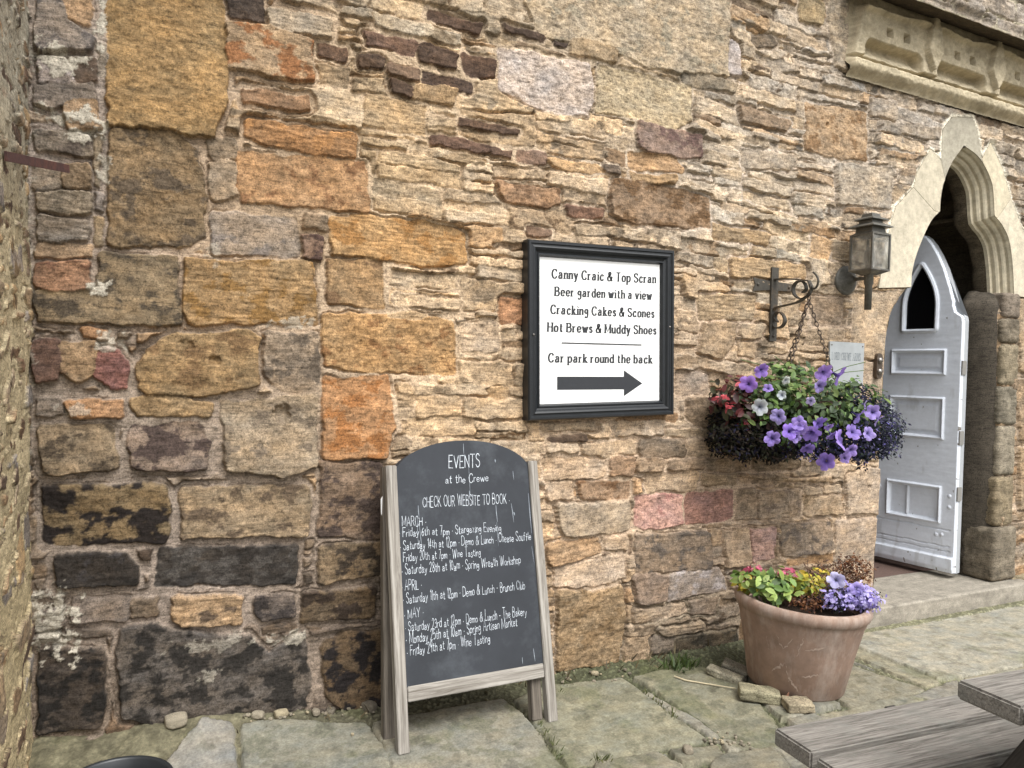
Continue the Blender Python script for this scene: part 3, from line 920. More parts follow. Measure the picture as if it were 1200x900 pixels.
# rails: thin board joints, weatherboard
for z_ in (.455, .335, .30):
    h -= .006*(np.abs(LV-z_-.006*gnoise(LU*9, LV*2, 8)) < .004)*(LU > .03)
h += .022*sstep(.265, .255, LV)*(1+0*LU)+.0
h -= .010*sstep(.19, .15, LV)
h += .0012*fbm(LU*9, LV*30, 4, 77)
h = np.where(so_ < .004, -.034, h)
for (a_, b_) in ((.045, .62), (.045, .70), (2*cu-.045, .70), (.13, .41), (.09, .415)):
    d = np.hypot(LU-a_, LV-b_); h += .006*sstep(.014, .008, d)
Pl = LA[None, None, :]+LU[..., None]*ld+h[..., None]*ln_
Pl[..., 2] = LV
colL = np.ones(LU.shape+(3,), np.float32)*hx('e4eaf4', 1.0)
dirt = sstep(.25, .5, fbm(LU*10, LV*3, 5, 81)+.16*sstep(.5, .2, LV)+.1*sstep(.03, .0, so_))
colL = colL*(1-.25*dirt[..., None])+hx('8d8a84')*.25*dirt[..., None]
chip = sstep(.56, .62, fbm(LU*34, LV*20, 4, 83)+.1*sstep(.4, .2, LV)+.22*sstep(.025, .0, so_)*sstep(cu, 0, LU))
colL = colL*(1-chip[..., None])+hx('6a635a')*chip[..., None]
door = grid_obj("door", Pl, colL, M_DOOR, building, keep=so_ > -.003)
DT = .085
bm = bmesh.new()
prism(bm, outline, -.033, -DT, lambda u, v_, d: tuple(LA*[1, 1, 0]+ld*u+ln_*d+np.array([0, 0, v_])))
bmesh.ops.triangulate(bm, faces=[f_ for f_ in bm.faces if len(f_.verts) > 4])
o = bm_obj("leaf_core", bm, M_DOOR, door)
set_col(o.data, np.ones((len(o.data.vertices), 3))*hx('bcc0c4', .8))
bm = bmesh.new()
prism(bm, [(cu+(u-cu)*.97, v_) for u, v_ in wo], -.020, -.026, lambda u, v_, d: tuple(LA*[1, 1, 0]+ld*u+ln_*(d+.006)+np.array([0, 0, v_])))
bmesh.ops.triangulate(bm, faces=[f_ for f_ in bm.faces if len(f_.verts) > 4])
bm_obj("window_pane", bm, M_DARKGLASS, door)
for z_ in (.72, 1.12, 1.62):
    bm = bmesh.new()
    Mh = Matrix(((-ln_[0], -ld[0], 0, 0), (-ln_[1], -ld[1], 0, 0), (0, 0, 1, 0), (0, 0, 0, 1))).to_4x4()
    Mh.translation = Vector(LA*[1, 1, 0])+Vector((0, 0, z_))
    box(bm, (.03, .004, 0), (.05, .008, .10), Mh)
    box(bm, (.058, .003, 0), (.012, .008, .09), Mh)
    o = bm_obj("hinge", bm, M_DOOR, door)
    set_col(o.data, np.ones((len(o.data.vertices), 3))*hx('8e8c88', .9))

# --- carved cornice
fx = spaced([(3.77, 5.9, .0055, .007), (5.9, 7.6, .007, .03)]); fz = np.arange(3.335, 3.86, .0045, dtype=np.float32)
FU, FV = np.meshgrid(fx, fz)
FU2 = FU+.004*gnoise(FU*20, FV*20, 3); FV2 = FV+.004*gnoise(FU*18, FV*18, 5)
h = .075+0*FU
pend = 4.497+.655*np.round((FU2-4.497)/.655)
pend = np.maximum(pend, 4.497)
dxp = FU2-pend
# shield-shaped pendants
wsh = np.interp(FV2, [3.47, 3.50, 3.56, 3.62, 3.74, 3.80, 3.84], [-.02, .012, .05, .078, .05, .03, .022])
shield = sstep(-.006, .008, wsh-np.abs(dxp))
# coves
prev = pend-.655
cl = np.where(dxp < 0, pend-.60, pend+.0); 
nx = np.where(dxp < 0, pend, pend+.655)
c0, c1 = nx-.655+.062, nx-.085
c0 = np.where(nx < 4.6, 3.885, c0)
cd = np.minimum(np.minimum(FU2-c0, c1-FU2), 3.578-FV2)
rc = .05
ax = np.maximum(np.maximum(c0+rc-FU2, FU2-(c1-rc)), 0); az = np.maximum(FV2-(3.578-rc), 0)
cd = np.where((ax > 0) & (az > 0), rc-np.hypot(ax, az), cd)
cove = sstep(-.004, .01, cd)
depth = .085*(.25+.75*sstep(3.455, 3.56, FV2))
h = h-depth*cove*(FV2 > 3.44)
h = np.where(shield > .01, np.maximum(h, (.075+.035)*shield), h)
# upper roll dipping between the shields
rl = 3.775-.025*np.cos(dxp/.655*2*math.pi+math.pi)*0-.02*sstep(.10, .3, np.abs(np.abs(dxp)-.0))
h = h+.03*np.exp(-((FV2-rl)/.016)**2)*(1-shield)
h = h-.03*sstep(.01, .03, FV2-rl)*(1-shield)
# square holes
for p0 in (4.497, 5.152, 5.807, 6.462):
    for off in (-.40, -.245):
        d = np.maximum(np.abs(FU-(p0+off))-.025, np.abs(FV-3.648)-.028)
        h = np.where(d < 0, -.13, h)
# lower fillet
h = np.where(FV2 < 3.468, .030, h)
low = sstep(3.470, 3.462, FV2)
h = h*(1-low)+low*(.035+.055*sstep(3.46, 3.43, FV2)-.055*sstep(3.40, 3.335, FV2))
h = np.where(FU < c0[0, 0]-0, h, h)
h = h-.05*sstep(3.452, 3.458, FV2)*sstep(3.476, 3.470, FV2)*(FU > 3.86)
endm = sstep(3.80, 3.83, FU+(.06-(FV-3.34)*.25))
h = h*endm+.012*(1-endm)
h = h+.006*fbm(FU*30, FV*30, 4, 8)+.003*fbm(FU*90, FV*90, 2, 9)+.006*fbm(FU*7, FV*9, 3, 19)
cf = np.ones(FU.shape+(3,), np.float32)*hx('bdb095', .9)
cf = cf*(1+.28*fbm(FU*5, FV*8, 4, 14)+.15*fbm(FU*60, FV*60, 3, 15))[..., None]
gr = sstep(.02, .3, fbm(FU*4, FV*12, 4, 17))
cf = cf*(1-.4*gr[..., None])+hx('8c8066', .8)*.4*gr[..., None]
holes = h < -.04
grid_obj("carved_cornice", np.stack([FU, -h, FV], -1), np.clip(cf, .01, .9), M_DRESSED, building)

# --- the projecting wall above it
S2 = Stones()
def upper_colour(x, z, rg): return np.clip(hx('b0a68c', ALB)*rg.uniform(.7, 1.15), .02, .7)
fill_courses(S2, 3.7, 8.6, 3.7, 5.4, upper_colour, hmin=.09, hmax=.22, lmin=.25, lmax=.6, seed=12, types='RRP')
ux = spaced([(3.72, 6.4, .008, .010), (6.4, 8.5, .02, .06)]); uz = spaced([(3.775, 4.3, .006, .006), (4.3, 5.3, .02, .06)])
U2, V2 = np.meshgrid(ux, uz)
mc2 = np.ones(U2.shape+(3,), np.float32)*hx('b8ae96', ALB)
h2, c2_, _, _ = sheet(U2, V2, S2, mc2, .0+0*U2, seed=6)
lip = sstep(3.84, 3.80, V2)
h2 = h2*(1-lip)+(-.004+.01*fbm(U2*8, V2*8, 3, 4))*lip
P2 = np.stack([U2, -.25-h2, V2], -1)
# underside and back return as rows of the same sheet
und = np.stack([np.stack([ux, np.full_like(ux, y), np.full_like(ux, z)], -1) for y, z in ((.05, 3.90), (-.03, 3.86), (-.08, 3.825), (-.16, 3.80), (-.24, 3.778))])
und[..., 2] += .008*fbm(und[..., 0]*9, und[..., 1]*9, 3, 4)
P2 = np.concatenate([und, P2]); c2_ = np.concatenate([np.ones((5, len(ux), 3))*hx('564b3c', .75), c2_])  # underside coloured dark to deepen the shade below the ledge
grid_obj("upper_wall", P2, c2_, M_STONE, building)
bm = bmesh.new(); box(bm, (3.75, -.05, 4.6), (.04, .36, 1.5)); o = bm_obj("upper_wall_end", bm, M_STONE, building)
set_col(o.data, np.ones((len(o.data.vertices), 3))*hx('a89c80', ALB))

# ------------------------------------------------------------------ buttress on the left
butt = thing("stone_buttress", "rough mortared rubble buttress jutting out at the left edge of the wall", "buttress", (-.36, -.5, 0))
S3 = Stones()
def butt_colour(x, z, rg):
    c = hx(random.choice(['a88a60', '7b6248', 'b09e7c', '6c5846', 'b89a66', '9a9484', 'aa9670']), ALB)
    return np.clip(c*rg.uniform(.75, 1.15), .02, .7)
fill_courses(S3, -1.3, .1, -.1, 4.6, butt_colour, hmin=.05, hmax=.14, lmin=.08, lmax=.26, seed=21, types='RRL')
by = spaced([(-1.1, .04, .005, .005)]); bz = spaced([(-.1, 3.0, .006, .006), (3.0, 4.5, .01, .06)])
U3, V3 = np.meshgrid(by, bz)
mc3 = idw(U3, V3, [(-.3, 2.6, hx('aaa392', ALB)), (-.3, 1.5, hx('c6b694', ALB)), (-.3, .3, hx('c6b48e', ALB))])
h3, c3, _, _ = sheet(U3, V3, S3, mc3, .010+0*U3, seed=9, smear=.085, mnoise=.006, amp=.7)
h3 = h3*.55+.014*fbm(U3*3, V3*3, 3, 31)
XB = lambda z: -.318-.0215*z
P3 = np.stack([XB(V3)+h3-.012, U3, V3], -1)
grid_obj("side_face", P3, c3, M_STONE, butt)
# front face and back of the pier
U4, V4 = np.meshgrid(spaced([(-1.3, -.30, .01, .01)]), spaced([(-.1, 4.5, .012, .03)]))
S4 = Stones(); fill_courses(S4, -1.4, -.25, -.1, 4.6, butt_colour, hmin=.05, hmax=.14, lmin=.08, lmax=.3, seed=22, types='RRL')
h4, c4, _, _ = sheet(U4, V4, S4, np.ones(U4.shape+(3,), np.float32)*hx('b0a284', ALB), .010+0*U4, seed=15, smear=.04, mnoise=.01)
keep = U4 < XB(V4)+.002
P4 = np.stack([np.minimum(U4, XB(V4)), -1.1-h4*sstep(0, .03, XB(V4)-U4), V4], -1)
grid_obj("front_face", P4, c4, M_STONE, butt)
bm = bmesh.new(); box(bm, (-.9, -.52, 2.2), (.84, 1.06, 4.5)); o = bm_obj("core", bm, M_STONE, butt)
set_col(o.data, np.ones((len(o.data.vertices), 3))*hx('a09274', ALB))

# rusty bar from the buttress
pb0 = onX(12, 184, XB(2.15)+.012); pb1 = onY(80, 198, -.14)
bar = bmesh.new()
dv = Vector(pb1-pb0)
pb0 = Vector(pb0)-dv.normalized()*.03
tube(bar, [pb0, pb0+dv*.5, Vector(pb1)], .01, flat=(.004, .014))
tag(bm_obj("iron_bar", bar, M_RUST), "flat rusty iron bar sticking out of the left buttress above the wall", "iron bar")

# ------------------------------------------------------------------ ground
gbm = bmesh.new()
for fc in [[(-60, -60), (60, -60), (60, 60), (-60, 60)]]:
    gbm.faces.new([gbm.verts.new((x, y, -.07)) for x, y in fc])
g = bm_obj("ground", gbm, plain("earth", hx('6a6456', .8), rough=.95, var=.2)); g['kind'] = 'structure'
SP = Stones()
PTR = """
S 9a9684,8a8874,.35 282,864 330,855 428,850 446,873 458,905 476,935 287,940
S 9c9684,8c8872,.35 436,850 480,842 590,822 625,850 660,897 700,940 490,940 462,900
S 9f9a80,8f8a70,.4 602,820 640,805 728,798 760,820 828,867 780,876 700,894 668,896
S 98937a,86826a,.4 742,795 770,788 820,784 862,796 905,840 925,868 890,872 850,862 820,838
R a09a90 195,900 240,866 272,863 282,935 190,940
S b8b09c,a89f88,.3 1010,744 1180,712 1260,700 1260,770 1122,796 1100,797 1004,759
S a49c82 1003,760 1100,797 1085,805 997,767
S a19880,8c846c,.3 985,774 1083,806 1050,815 1000,830 970,812
S a09880 960,838 1010,832 1030,822 1060,816 1080,822 1010,850
R 98907a 700,896 770,885 800,900 760,935 680,935
R 968e76 785,880 840,872 850,890 800,897
R 98907a 838,886 905,880 940,930 835,935
S a8a088 1130,800 1260,775 1300,900 1200,880
"""
def floorxy(px, py):
    p = onZ(px, py); return (p[0], p[1])
parse_trace(SP, PTR, floorxy, k=.72)
def pave_colour(x, y, rg): return np.clip(hx(random.choice(['a39c8a', '9a9482', 'a8a192', '9e9884']), .72)*rg.uniform(.85, 1.12), .02, .7)
rg = np.random.default_rng(44)
yy = -4.0
while yy < .1:
    hh = rg.uniform(.32, .55); xx = -1.0-rg.uniform(0, .6)
    while xx < 8.2:
        L = rg.uniform(.4, .9)
        P_ = [(xx+rg.normal(0, .012), yy), (xx+L, yy+rg.normal(0, .01)), (xx+L+rg.normal(0, .012), yy+hh), (xx, yy+hh)]
        if not (-.45 < xx+L/2 < 1.6 and yy+hh/2 > -.45) and yy+hh/2 < -.2: SP.add(P_, pave_colour(xx, yy, rg), 'S', traced=False, gap=.009)
        xx += L
    yy += hh
px_ = spaced([(-.48, 3.6, .0058, .0058), (3.6, 8.0, .006, .03)]); py_ = spaced([(-4.2, -1.9, .05, .012), (-1.9, .12, .0062, .0062)])
U5, V5 = np.meshgrid(px_, py_)
near = sstep(-.35, -.02, V5)
mcp = idw(U5, V5, [(.0, -.2, hx('857a66', .6)), (1.0, -.2, hx('6e6656', .6)), (2.2, -.2, hx('5c5a46', .6)), (2.6, -.9, hx('6e6a58', .6)), (4, -.8, hx('8a826c', .6))])
h5, c5, sd5, tc5 = sheet(U5, V5, SP, mcp, -.007+0*U5, seed=33, warp=.009, mnoise=.005, smear=.006, vv=.5, amp=.20, clear=.012, thin=.03)
h5 = h5*.9-.006
h5 += .07*sstep(.95, .2, U5)*sstep(-.30, -.02, V5)*(1+.5*fbm(U5*5, V5*5, 3, 3))+.012*near*(1+fbm(U5*9, V5*9, 3, 5))*(tc5 < .5)
# grit lies where there is no slab
gr = (1-tc5)
peb = sstep(.22, .42, gnoise(U5*55, V5*55, 61))+.6*sstep(.3, .5, gnoise(U5*95, V5*95, 62))
md = sstep(1.0, .3, U5)
h5 += .007*peb*gr*(1-.8*md)
c5 = c5*(1+(.9*gr*peb*(1-.7*md))[..., None])
c5 = c5*(1+.7*(md*gr*fbm(U5*14, V5*14, 4, 57))[..., None])
moss = sstep(.0, .22, fbm(U5*3.2, V5*3.2, 5, 51)+.25*np.exp(-((U5-2.35)/.7)**2-((V5+.45)/.45)**2)-.20)
c5 = c5*(1-.32*moss[..., None])+hx('74754a', .62)*.32*moss[..., None]
blot = sstep(.18, .3, fbm(U5*11, V5*11, 4, 55))
c5 = c5*(1-.22*blot[..., None])
c5 = np.clip(c5*np.array([.84, .92, .85]), .01, .8)
h5 = np.where(U5 > 3.0, h5*.7, h5)
g = grid_obj("paving", np.stack([U5, V5, h5], -1), c5, M_PAVE); g['kind'] = 'structure'
def ground_z(x, y):
    j = int(np.clip(np.searchsorted(py_, y), 0, len(py_)-1)); i = int(np.clip(np.searchsorted(px_, x), 0, len(px_)-1))
    return float(h5[max(j-2, 0):j+3, max(i-2, 0):i+3].max())

# loose stones
def pebble_mesh(name, s, seed, sub=3, flat=.6, amp=.25):
    bm = bmesh.new()
    bmesh.ops.create_icosphere(bm, subdivisions=sub, radius=1)
    co = np.array([v_.co for v_ in bm.verts])
    nz = fbm(co[:, 0]*1.2+seed*5, co[:, 1]*1.2+co[:, 2]*.9, 3, seed)
    co = co*(1+amp*nz)[:, None]
    co = np.clip(co, -.8, .8)*np.array([1, .75, flat])*s
    for v_, p_ in zip(bm.verts, co): v_.co = p_
    me = bpy.data.meshes.new(name); bm.to_mesh(me); bm.free()
    me.polygons.foreach_set("use_smooth", [True]*len(me.polygons))
    return me, co
peb = []
for k in range(5):
    me, co = pebble_mesh("pebble", 1, k+3)
    set_col(me, stone_shade(co, hx(['9c9280', '8a8270', 'aaa08c', '7c7466', 'b5a88c'][k], .75), .2, 3, k)); me.materials.append(M_STONE); peb.append(me)
def pebble(px, py, size, k, label, group=None, z=0, rot=None):
    p = onZ(px, py, z)
    o = bpy.data.objects.new("pebble", peb[k % 5]); COL.objects.link(o)
    zz_ = ground_z(p[0], p[1])
    o.scale = (size, size, size); o.location = (p[0], min(p[1], -.04), zz_+size*.28)
    o.rotation_euler = (0, 0, rot if rot is not None else random.random()*6)
    tag(o, label, "stone", group)
    return o
pebble(328, 846, .034, 4, "rounded cream cobble at the wall foot left of the chalkboard", rot=.2)
pebble(302, 855, .030, 2, "flat pale stone just left of the rounded cream cobble")
pebble(370, 843, .026, 0, "grey loose stone just right of the rounded cream cobble")
pebble(384, 833, .030, 3, "angular grey stone wedged under the dark brown wall block")
pebble(432, 830, .040, 3, "dark grey stone lying behind the left leg of the chalkboard")
pebble(413, 864, .010, 4, "tiny white chip on the flagstone left of the chalkboard")
pebble(697, 792, .022, 4, "pale chipped stone lying at the wall right of the chalkboard")
pebble(806, 884, .030, 0, "rounded cobble set in the gravel gap between flagstones")
pebble(205, 866, .05, 2, "pinkish rough stone bedded in the earth at the left wall foot", rot=.1)
rg = random.Random(5)
for i in range(26):
    px0 = rg.uniform(285, 440); py0 = 868-(px0-240)*.16+rg.uniform(-14, 2)
    pebble(px0, py0, rg.uniform(.005, .013), i, "small chip of stone in the grit along the wall foot left of the chalkboard", "chips in the grit left of the chalkboard")
for i in range(16):
    px0 = rg.uniform(655, 745); py0 = rg.uniform(786, 802)
    pebble(px0, py0, rg.uniform(.005, .012), i, "small chip of stone at the wall foot right of the chalkboard", "chips right of the chalkboard")
for i in range(26):
    px0 = rg.uniform(815, 880); py0 = 858+(px0-815)*.2+rg.uniform(-10, 12)
    pebble(px0, py0, rg.uniform(.005, .011), i, "small pale pebble in the gravel gap in front of the terracotta pot", "pebbles in the gravel gap")

# broken slab pieces round the pot
def slab(px, py, L, Wd, T, rot, c, label, seed, tilt=(0, 0)):
    p = onZ(px, py)
    o = rough_block("broken_slab", -L/2, L/2, -Wd/2, Wd/2, -T/2, T/2, c, None, seed, rr=.008, amp=.006)
    o.location = (p[0], p[1], T*.55+ground_z(p[0], p[1])*.5+abs(math.sin(tilt[0]))*Wd*.4); o.rotation_euler = (tilt[0], tilt[1], rot)
    tag(o, label, "stone slab")
slab(849, 797, .17, .07, .035, R(-62), '9a9480', "thin broken slab piece farthest left by the terracotta pot", 41, (0, R(8)))
slab(862, 791, .13, .075, .05, R(-55), '8a8474', "broken slab piece leaning against the left side of the terracotta pot", 42, (R(6), R(12)))
slab(889, 820, .18, .095, .05, R(-38), '8e8870', "largest broken slab piece at the front left of the terracotta pot", 43, (0, R(3)))
slab(935, 832, .12, .10, .04, R(-25), 'a0947c', "flat broken slab piece directly in front of the terracotta pot", 44)
bm = bmesh.new()
bmesh.ops.create_cone(bm, segments=3, radius1=.03, radius2=.002, depth=.05, cap_ends=True)
o = bm_obj("stone_shard", bm, M_STONE); set_col(o.data, np.ones((len(o.data.vertices), 3))*hx('b0826a', .8))
p = onZ(922, 824); o.location = (p[0], p[1], .03); o.scale = (.7, .25, 1); o.rotation_euler = (R(10), R(14), R(-30))
tag(o, "small pointed reddish shard standing between the slab pieces by the pot", "stone shard")
# twig
bm = bmesh.new()
tp = [Vector(onZ(790, 797))+Vector((0, 0, .02)), Vector(onZ(803, 801))+Vector((0, 0, .016)), Vector(onZ(830, 805))+Vector((0, 0, .014)), Vector(onZ(862, 811))+Vector((0, 0, .018))]
tube(bm, tp, [.003, .0042, .0035, .002], 6)
bm2 = bmesh.new()
tag(bm_obj("twig", bm, plain("pale twig", hx('b5a98c'), rough=.9)), "thin pale twig lying on the mossy flagstone left of the pot", "twig")

# ------------------------------------------------------------------ scatter of leaves
def frames(N, centers, normals, rg, size, roll=True):
    """rotation matrices whose z axis is 'normal'"""
    nz = normals/np.linalg.norm(normals, axis=1, keepdims=True)
    t = rg.normal(size=(N, 3)); x = np.cross(nz, t); x /= np.linalg.norm(x, axis=1, keepdims=True)
    y = np.cross(nz, x)
    return np.stack([x, y, nz], -1)*size[:, None, None]
def scatter(name, tv, tf, C, Rm, cols, mat, parent=None, vcol=None):
    tv = np.array(tv, float); N = len(C); n = len(tv)
    V_ = np.einsum('nij,vj->nvi', Rm, tv)+C[:, None, :]
    F = [[int(i)+k*n for i in f_] for k in range(N) for f_ in tf]
    cc = np.repeat(cols[:, None, :], n, 1)
    if vcol is not None: cc = cc*vcol[None]
    return mesh_obj(name, V_.reshape(-1, 3), F, mat, parent, smooth=True, col=np.clip(cc.reshape(-1, 3), .004, .95))
# leaf: pointed oval folded along its midrib, growing along +x
LEAF_V = [(0,0,0),(.25,.22,.06),(.25,0,0),(.25,-.22,.06),(.6,.25,.08),(.6,0,.03),(.6,-.25,.08),(.85,.13,.02),(.85,0,-.02),(.85,-.13,.02),(1,0,-.06)]
LEAF_F = [(0,2,1),(0,3,2),(1,2,5,4),(2,3,6,5),(4,5,8,7),(5,6,9,8),(7,8,10),(8,9,10)]
LEAF_VC = np.array([[.8]*3 if abs(v_[1]) < .01 else [1.05]*3 for v_ in LEAF_V])
def blob(rg, N, c, rx, ry, rz, shell=.45):
    d = rg.normal(size=(N, 3)); d /= np.linalg.norm(d, axis=1, keepdims=True)
    r_ = (shell+(1-shell)*rg.random(N)**.6)[:, None]
    lump = 1+.22*np.sin(d[:, :1]*5+1)*np.cos(d[:, 1:2]*6)+.12*np.sin(d[:, 2:]*9)
    return np.asarray(c)+d*r_*lump*np.array([rx, ry, rz]), d
def foliage(name, blobs, N, size, cols, mat, parent, seed, droop=.2, tv=LEAF_V, tf=LEAF_F, vcol=LEAF_VC):
    rg = np.random.default_rng(seed)
    Cs, Ns = [], []
    tot = sum(b_[4] if len(b_) > 4 else 1 for b_ in blobs)
    for b_ in blobs:
        k = int(N*(b_[4] if len(b_) > 4 else 1)/tot)
        c_, d_ = blob(rg, k, b_[0], b_[1], b_[2], b_[3]); Cs.append(c_); Ns.append(d_)
    C = np.concatenate(Cs); D = np.concatenate(Ns)
    n_ = D*.6+np.array([-.15, -.5, .75])+rg.normal(0, .45, D.shape)
    sz = size*rg.uniform(.55, 1.25, len(C))
    Rm = frames(len(C), C, n_, rg, sz)
    cl = np.array([hx(c_) for c_ in cols])
    w = rg.integers(len(cl), size=len(C))
    cc = cl[w]*rg.uniform(.65, 1.3, (len(C), 1))
    return scatter(name, tv, tf, C, Rm, cc, mat, parent, vcol), C
# petunia trumpet facing +z
def petunia_template():
    V_, F, K = [], [], []
    n = 30
    prof = [(.06, -.75), (.10, -.45), (.2, -.2), (.45, -.05), (.75, .03), (1.0, .0)]
    for i, (r_, z) in enumerate(prof):
        for k in range(n):
            a = 2*math.pi*k/n
            lob = abs(math.cos(2.5*a))**.5
            rr = r_*(1 if i < 3 else (.86+.16*lob) if i < 5 else (.78+.26*lob))
            zz_ = z+(0 if i < 4 else .07*math.sin(5*a+1)+(.05*math.sin(11*a) if i == 5 else 0))
            V_.append((rr*math.cos(a), rr*math.sin(a), zz_))
            vein = .82+.18*lob
            K.append([.30, .35, .42] if i < 2 else [.5, .5, .6] if i == 2 else [vein*.85, vein*.85, vein*.92] if i == 3 else [vein]*3 if i == 4 else [1.15, 1.18, 1.1])
    for i in range(len(prof)-1):
        for k in range(n): F.append((i*n+k, i*n+(k+1) % n, (i+1)*n+(k+1) % n, (i+1)*n+k))
    return np.array(V_), F, np.array(K)
PET_V, PET_F, PET_K = petunia_template()
pet_rg = np.random.default_rng(3)
def petunia(parent, pos, size, face, col):
    fz_ = Vector(face).normalized(); xx = fz_.orthogonal().normalized(); yy_ = fz_.cross(xx)
    a = pet_rg.random()*6
    x2 = xx*math.cos(a)+yy_*math.sin(a); y2 = fz_.cross(x2)
    Rm = np.array([x2, y2, fz_]).T*size
    V_ = PET_V*np.array([1, .92, 1])@Rm.T+np.array(pos)
    ph = pet_rg.random()*6; bend = .16*size*(np.hypot(PET_V[:, 0], PET_V[:, 1])**2*np.sin(2*np.arctan2(PET_V[:, 1], PET_V[:, 0])+ph))[:, None]*np.array(fz_)
    V_ += bend+pet_rg.normal(0, size*.03, V_.shape)
    return mesh_obj("flower", V_, PET_F, M_PETAL, parent, col=np.clip(hx(col)*PET_K, .01, .95))

# ------------------------------------------------------------------ hanging basket
XBK = onY(902, 360)[0]
BC = onX(948, 345, XBK)      # hook
hookp = np.array([XBK, BC[1], onX(948, 345, XBK)[2]])
bx0, by0 = XBK, float(hookp[1])
BD = float(np.dot(hookp-CAMPOS, _f))
bz0 = float(onF(940, 468, BD)[2])
bk = thing("hanging_basket", "hanging basket on three rusty chains under the iron bracket, its bowl buried in flowers", "hanging basket", (bx0, by0, bz0))
bm = bmesh.new()
lathe(bm, [(.01, -.20), (.10, -.185), (.17, -.12), (.205, -.04), (.21, .0), (.195, .0), (.19, -.01), (.01, -.02)], 28, Matrix.Translation((bx0, by0, bz0)))
bm_obj("bowl", bm, M_SOIL, bk, smooth=True)
def chain(name, a, b_, parent, mat, link_len=.034, r_=.0026, wid=.0085):
    a, b_ = Vector(a), Vector(b_); d = b_-a; n = max(2, int(d.length/(link_len*.72)))
    t = d.normalized(); u0 = t.orthogonal().normalized(); w0 = t.cross(u0)
    bm = bmesh.new()
    for k in range(n):
        c = a+d*(k+.5)/n
        ang = random.random()*.5+(math.pi/2 if k % 2 else 0)
        s = u0*math.cos(ang)+w0*math.sin(ang)
        pts = []
        for q in range(10):
            th = 2*math.pi*q/10
            pts.append(c+t*(link_len/2*math.cos(th))+s*(wid*math.sin(th)))
        tube(bm, pts, r_, 5, closed=True)
    return bm_obj(name, bm, mat, parent, smooth=True)
top = Vector(hookp)+Vector((0, 0, -.03))
for q in ((895, 452), (915, 456), (992, 452)):
    pass
for a in (R(185), R(95), R(-25)):
    e = Vector((bx0+.20*math.cos(a), by0+.20*math.sin(a), bz0))
    chain("chain", top, e, bk, M_CHAIN)
chain("hanger", Vector(hookp)+Vector((0, 0, .01)), top, bk, M_CHAIN)

toCam = (CAMPOS-np.array([bx0, by0, bz0])); toCam /= np.linalg.norm(toCam)
PXM = BD/FOC       # metres per photo pixel at the basket
def bpos(px, py, fwd=0.0): return onF(px, py, BD-fwd)
pet = thing("petunia_plant", "bushy green petunia with lilac purple trumpet flowers in the hanging basket", "plant", (bx0, by0, bz0))
foliage("foliage", [(bpos(940, 462, .05), .30, .22, .12, 3), (bpos(915, 470, .12), .16, .12, .14, 1), (bpos(965, 490, .14), .20, .12, .12, 1.4), (bpos(1000, 468, .02), .18, .14, .10, 1), (bpos(925, 434, .0), .13, .12, .05, .5), (bpos(892, 478, .16), .12, .1, .12, .8), (bpos(1002, 490, .16), .14, .1, .1, .6), (bpos(930, 515, .14), .2, .1, .06, .5)],
        1700, .048, ['4e6a2e', '3c5424', '5f7a3a', '2f4420', '6d8040', '445a30'], M_LEAF, pet, 4)
bm = bmesh.new()
rgs = random.Random(9)
for k in range(26):
    a = Vector((bx0+rgs.uniform(-.1, .1), by0+rgs.uniform(-.1, .05), bz0))
    e = Vector(bpos(rgs.uniform(865, 1030), rgs.uniform(412, 520), rgs.uniform(.0, .2)))
    mid = (a+e)/2+Vector((0, -.02, .05))
    tube(bm, [Vector(q) for q in catmull([a, mid, e], 4)], .0022, 5)
bm_obj("stem", bm, plain("green stems", hx('55683a'), rough=.7), pet)
FL = [(877,450,10,'9f78d0'),(893,434,9,'9a7ad0'),(966,437,10,'a88ad8'),(984,441,11,'9478cc'),(961,453,8,'9c8cc8'),(912,488,9,'a99bd6'),(926,505,10,'9474d2'),(951,508,11,'a082d8'),(938,502,8,'b49ae0'),
      (1007,488,9,'9a86d4'),(1023,483,9,'a792d8'),(985,516,12,'a288d6'),(998,528,8,'a58cd6'),(968,541,10,'9c80d6'),(891,477,9,'b8bcc0'),(916,463,5,'c4ccd0'),(921,446,5,'cfd4d0'),(905,514,8,'9c84d2'),(936,496,9,'a48cd8'),(960,497,9,'8f76cc'),(975,510,8,'a892da'),(1000,506,9,'9a82d0'),(1018,508,8,'aa98da'),(946,526,8,'9078c8'),(932,512,7,'a994d8'),(972,500,6,'a78cd4'),(1014,474,6,'b4a2de'),(900,455,6,'a088d0'),(950,470,5,'c0b4e0'),(990,537,6,'a890d8'),(1030,492,7,'a896d6')]
for px, py, s, c in FL:
    pos = bpos(px, py, .33 if 455 < py < 530 else .27)
    face = toCam*.8+np.array([random.uniform(-.8, .8), random.uniform(-.3, .1), random.uniform(-.6, .5)])+np.array([(px-945)/160, 0, (470-py)/200])
    petunia(pet, pos, s*PXM*random.uniform(.92, 1.14), face, c)
beg = thing("begonia_plant", "dark red leaved begonia with red flowers at the left side of the hanging basket", "plant", (bx0-.2, by0, bz0))
foliage("foliage", [(bpos(862, 468, .08), .15, .12, .12, 2), (bpos(880, 480, .15), .12, .1, .12, 1)], 320, .052, ['4a1c1c', '5c2224', '351a18', '2e2a1c', '6a2c2a', '3a3a22'], M_LEAF, beg, 6)
for px, py, s in ((853,475,9), (872,497,8), (869,449,8), (846,466,7)):
    pr = np.random.default_rng(int(px))
    o, _ = foliage("flower", [(bpos(px, py, .2), .02, .02, .015)], 9, .034, ['b84850', 'a43440', 'c8646a'], M_PETAL, beg, int(px))
TINY_V = [(0,0,0),(.5,.22,.05),(1,0,0),(.5,-.22,.05)]; TINY_F = [(0,1,2,3)]
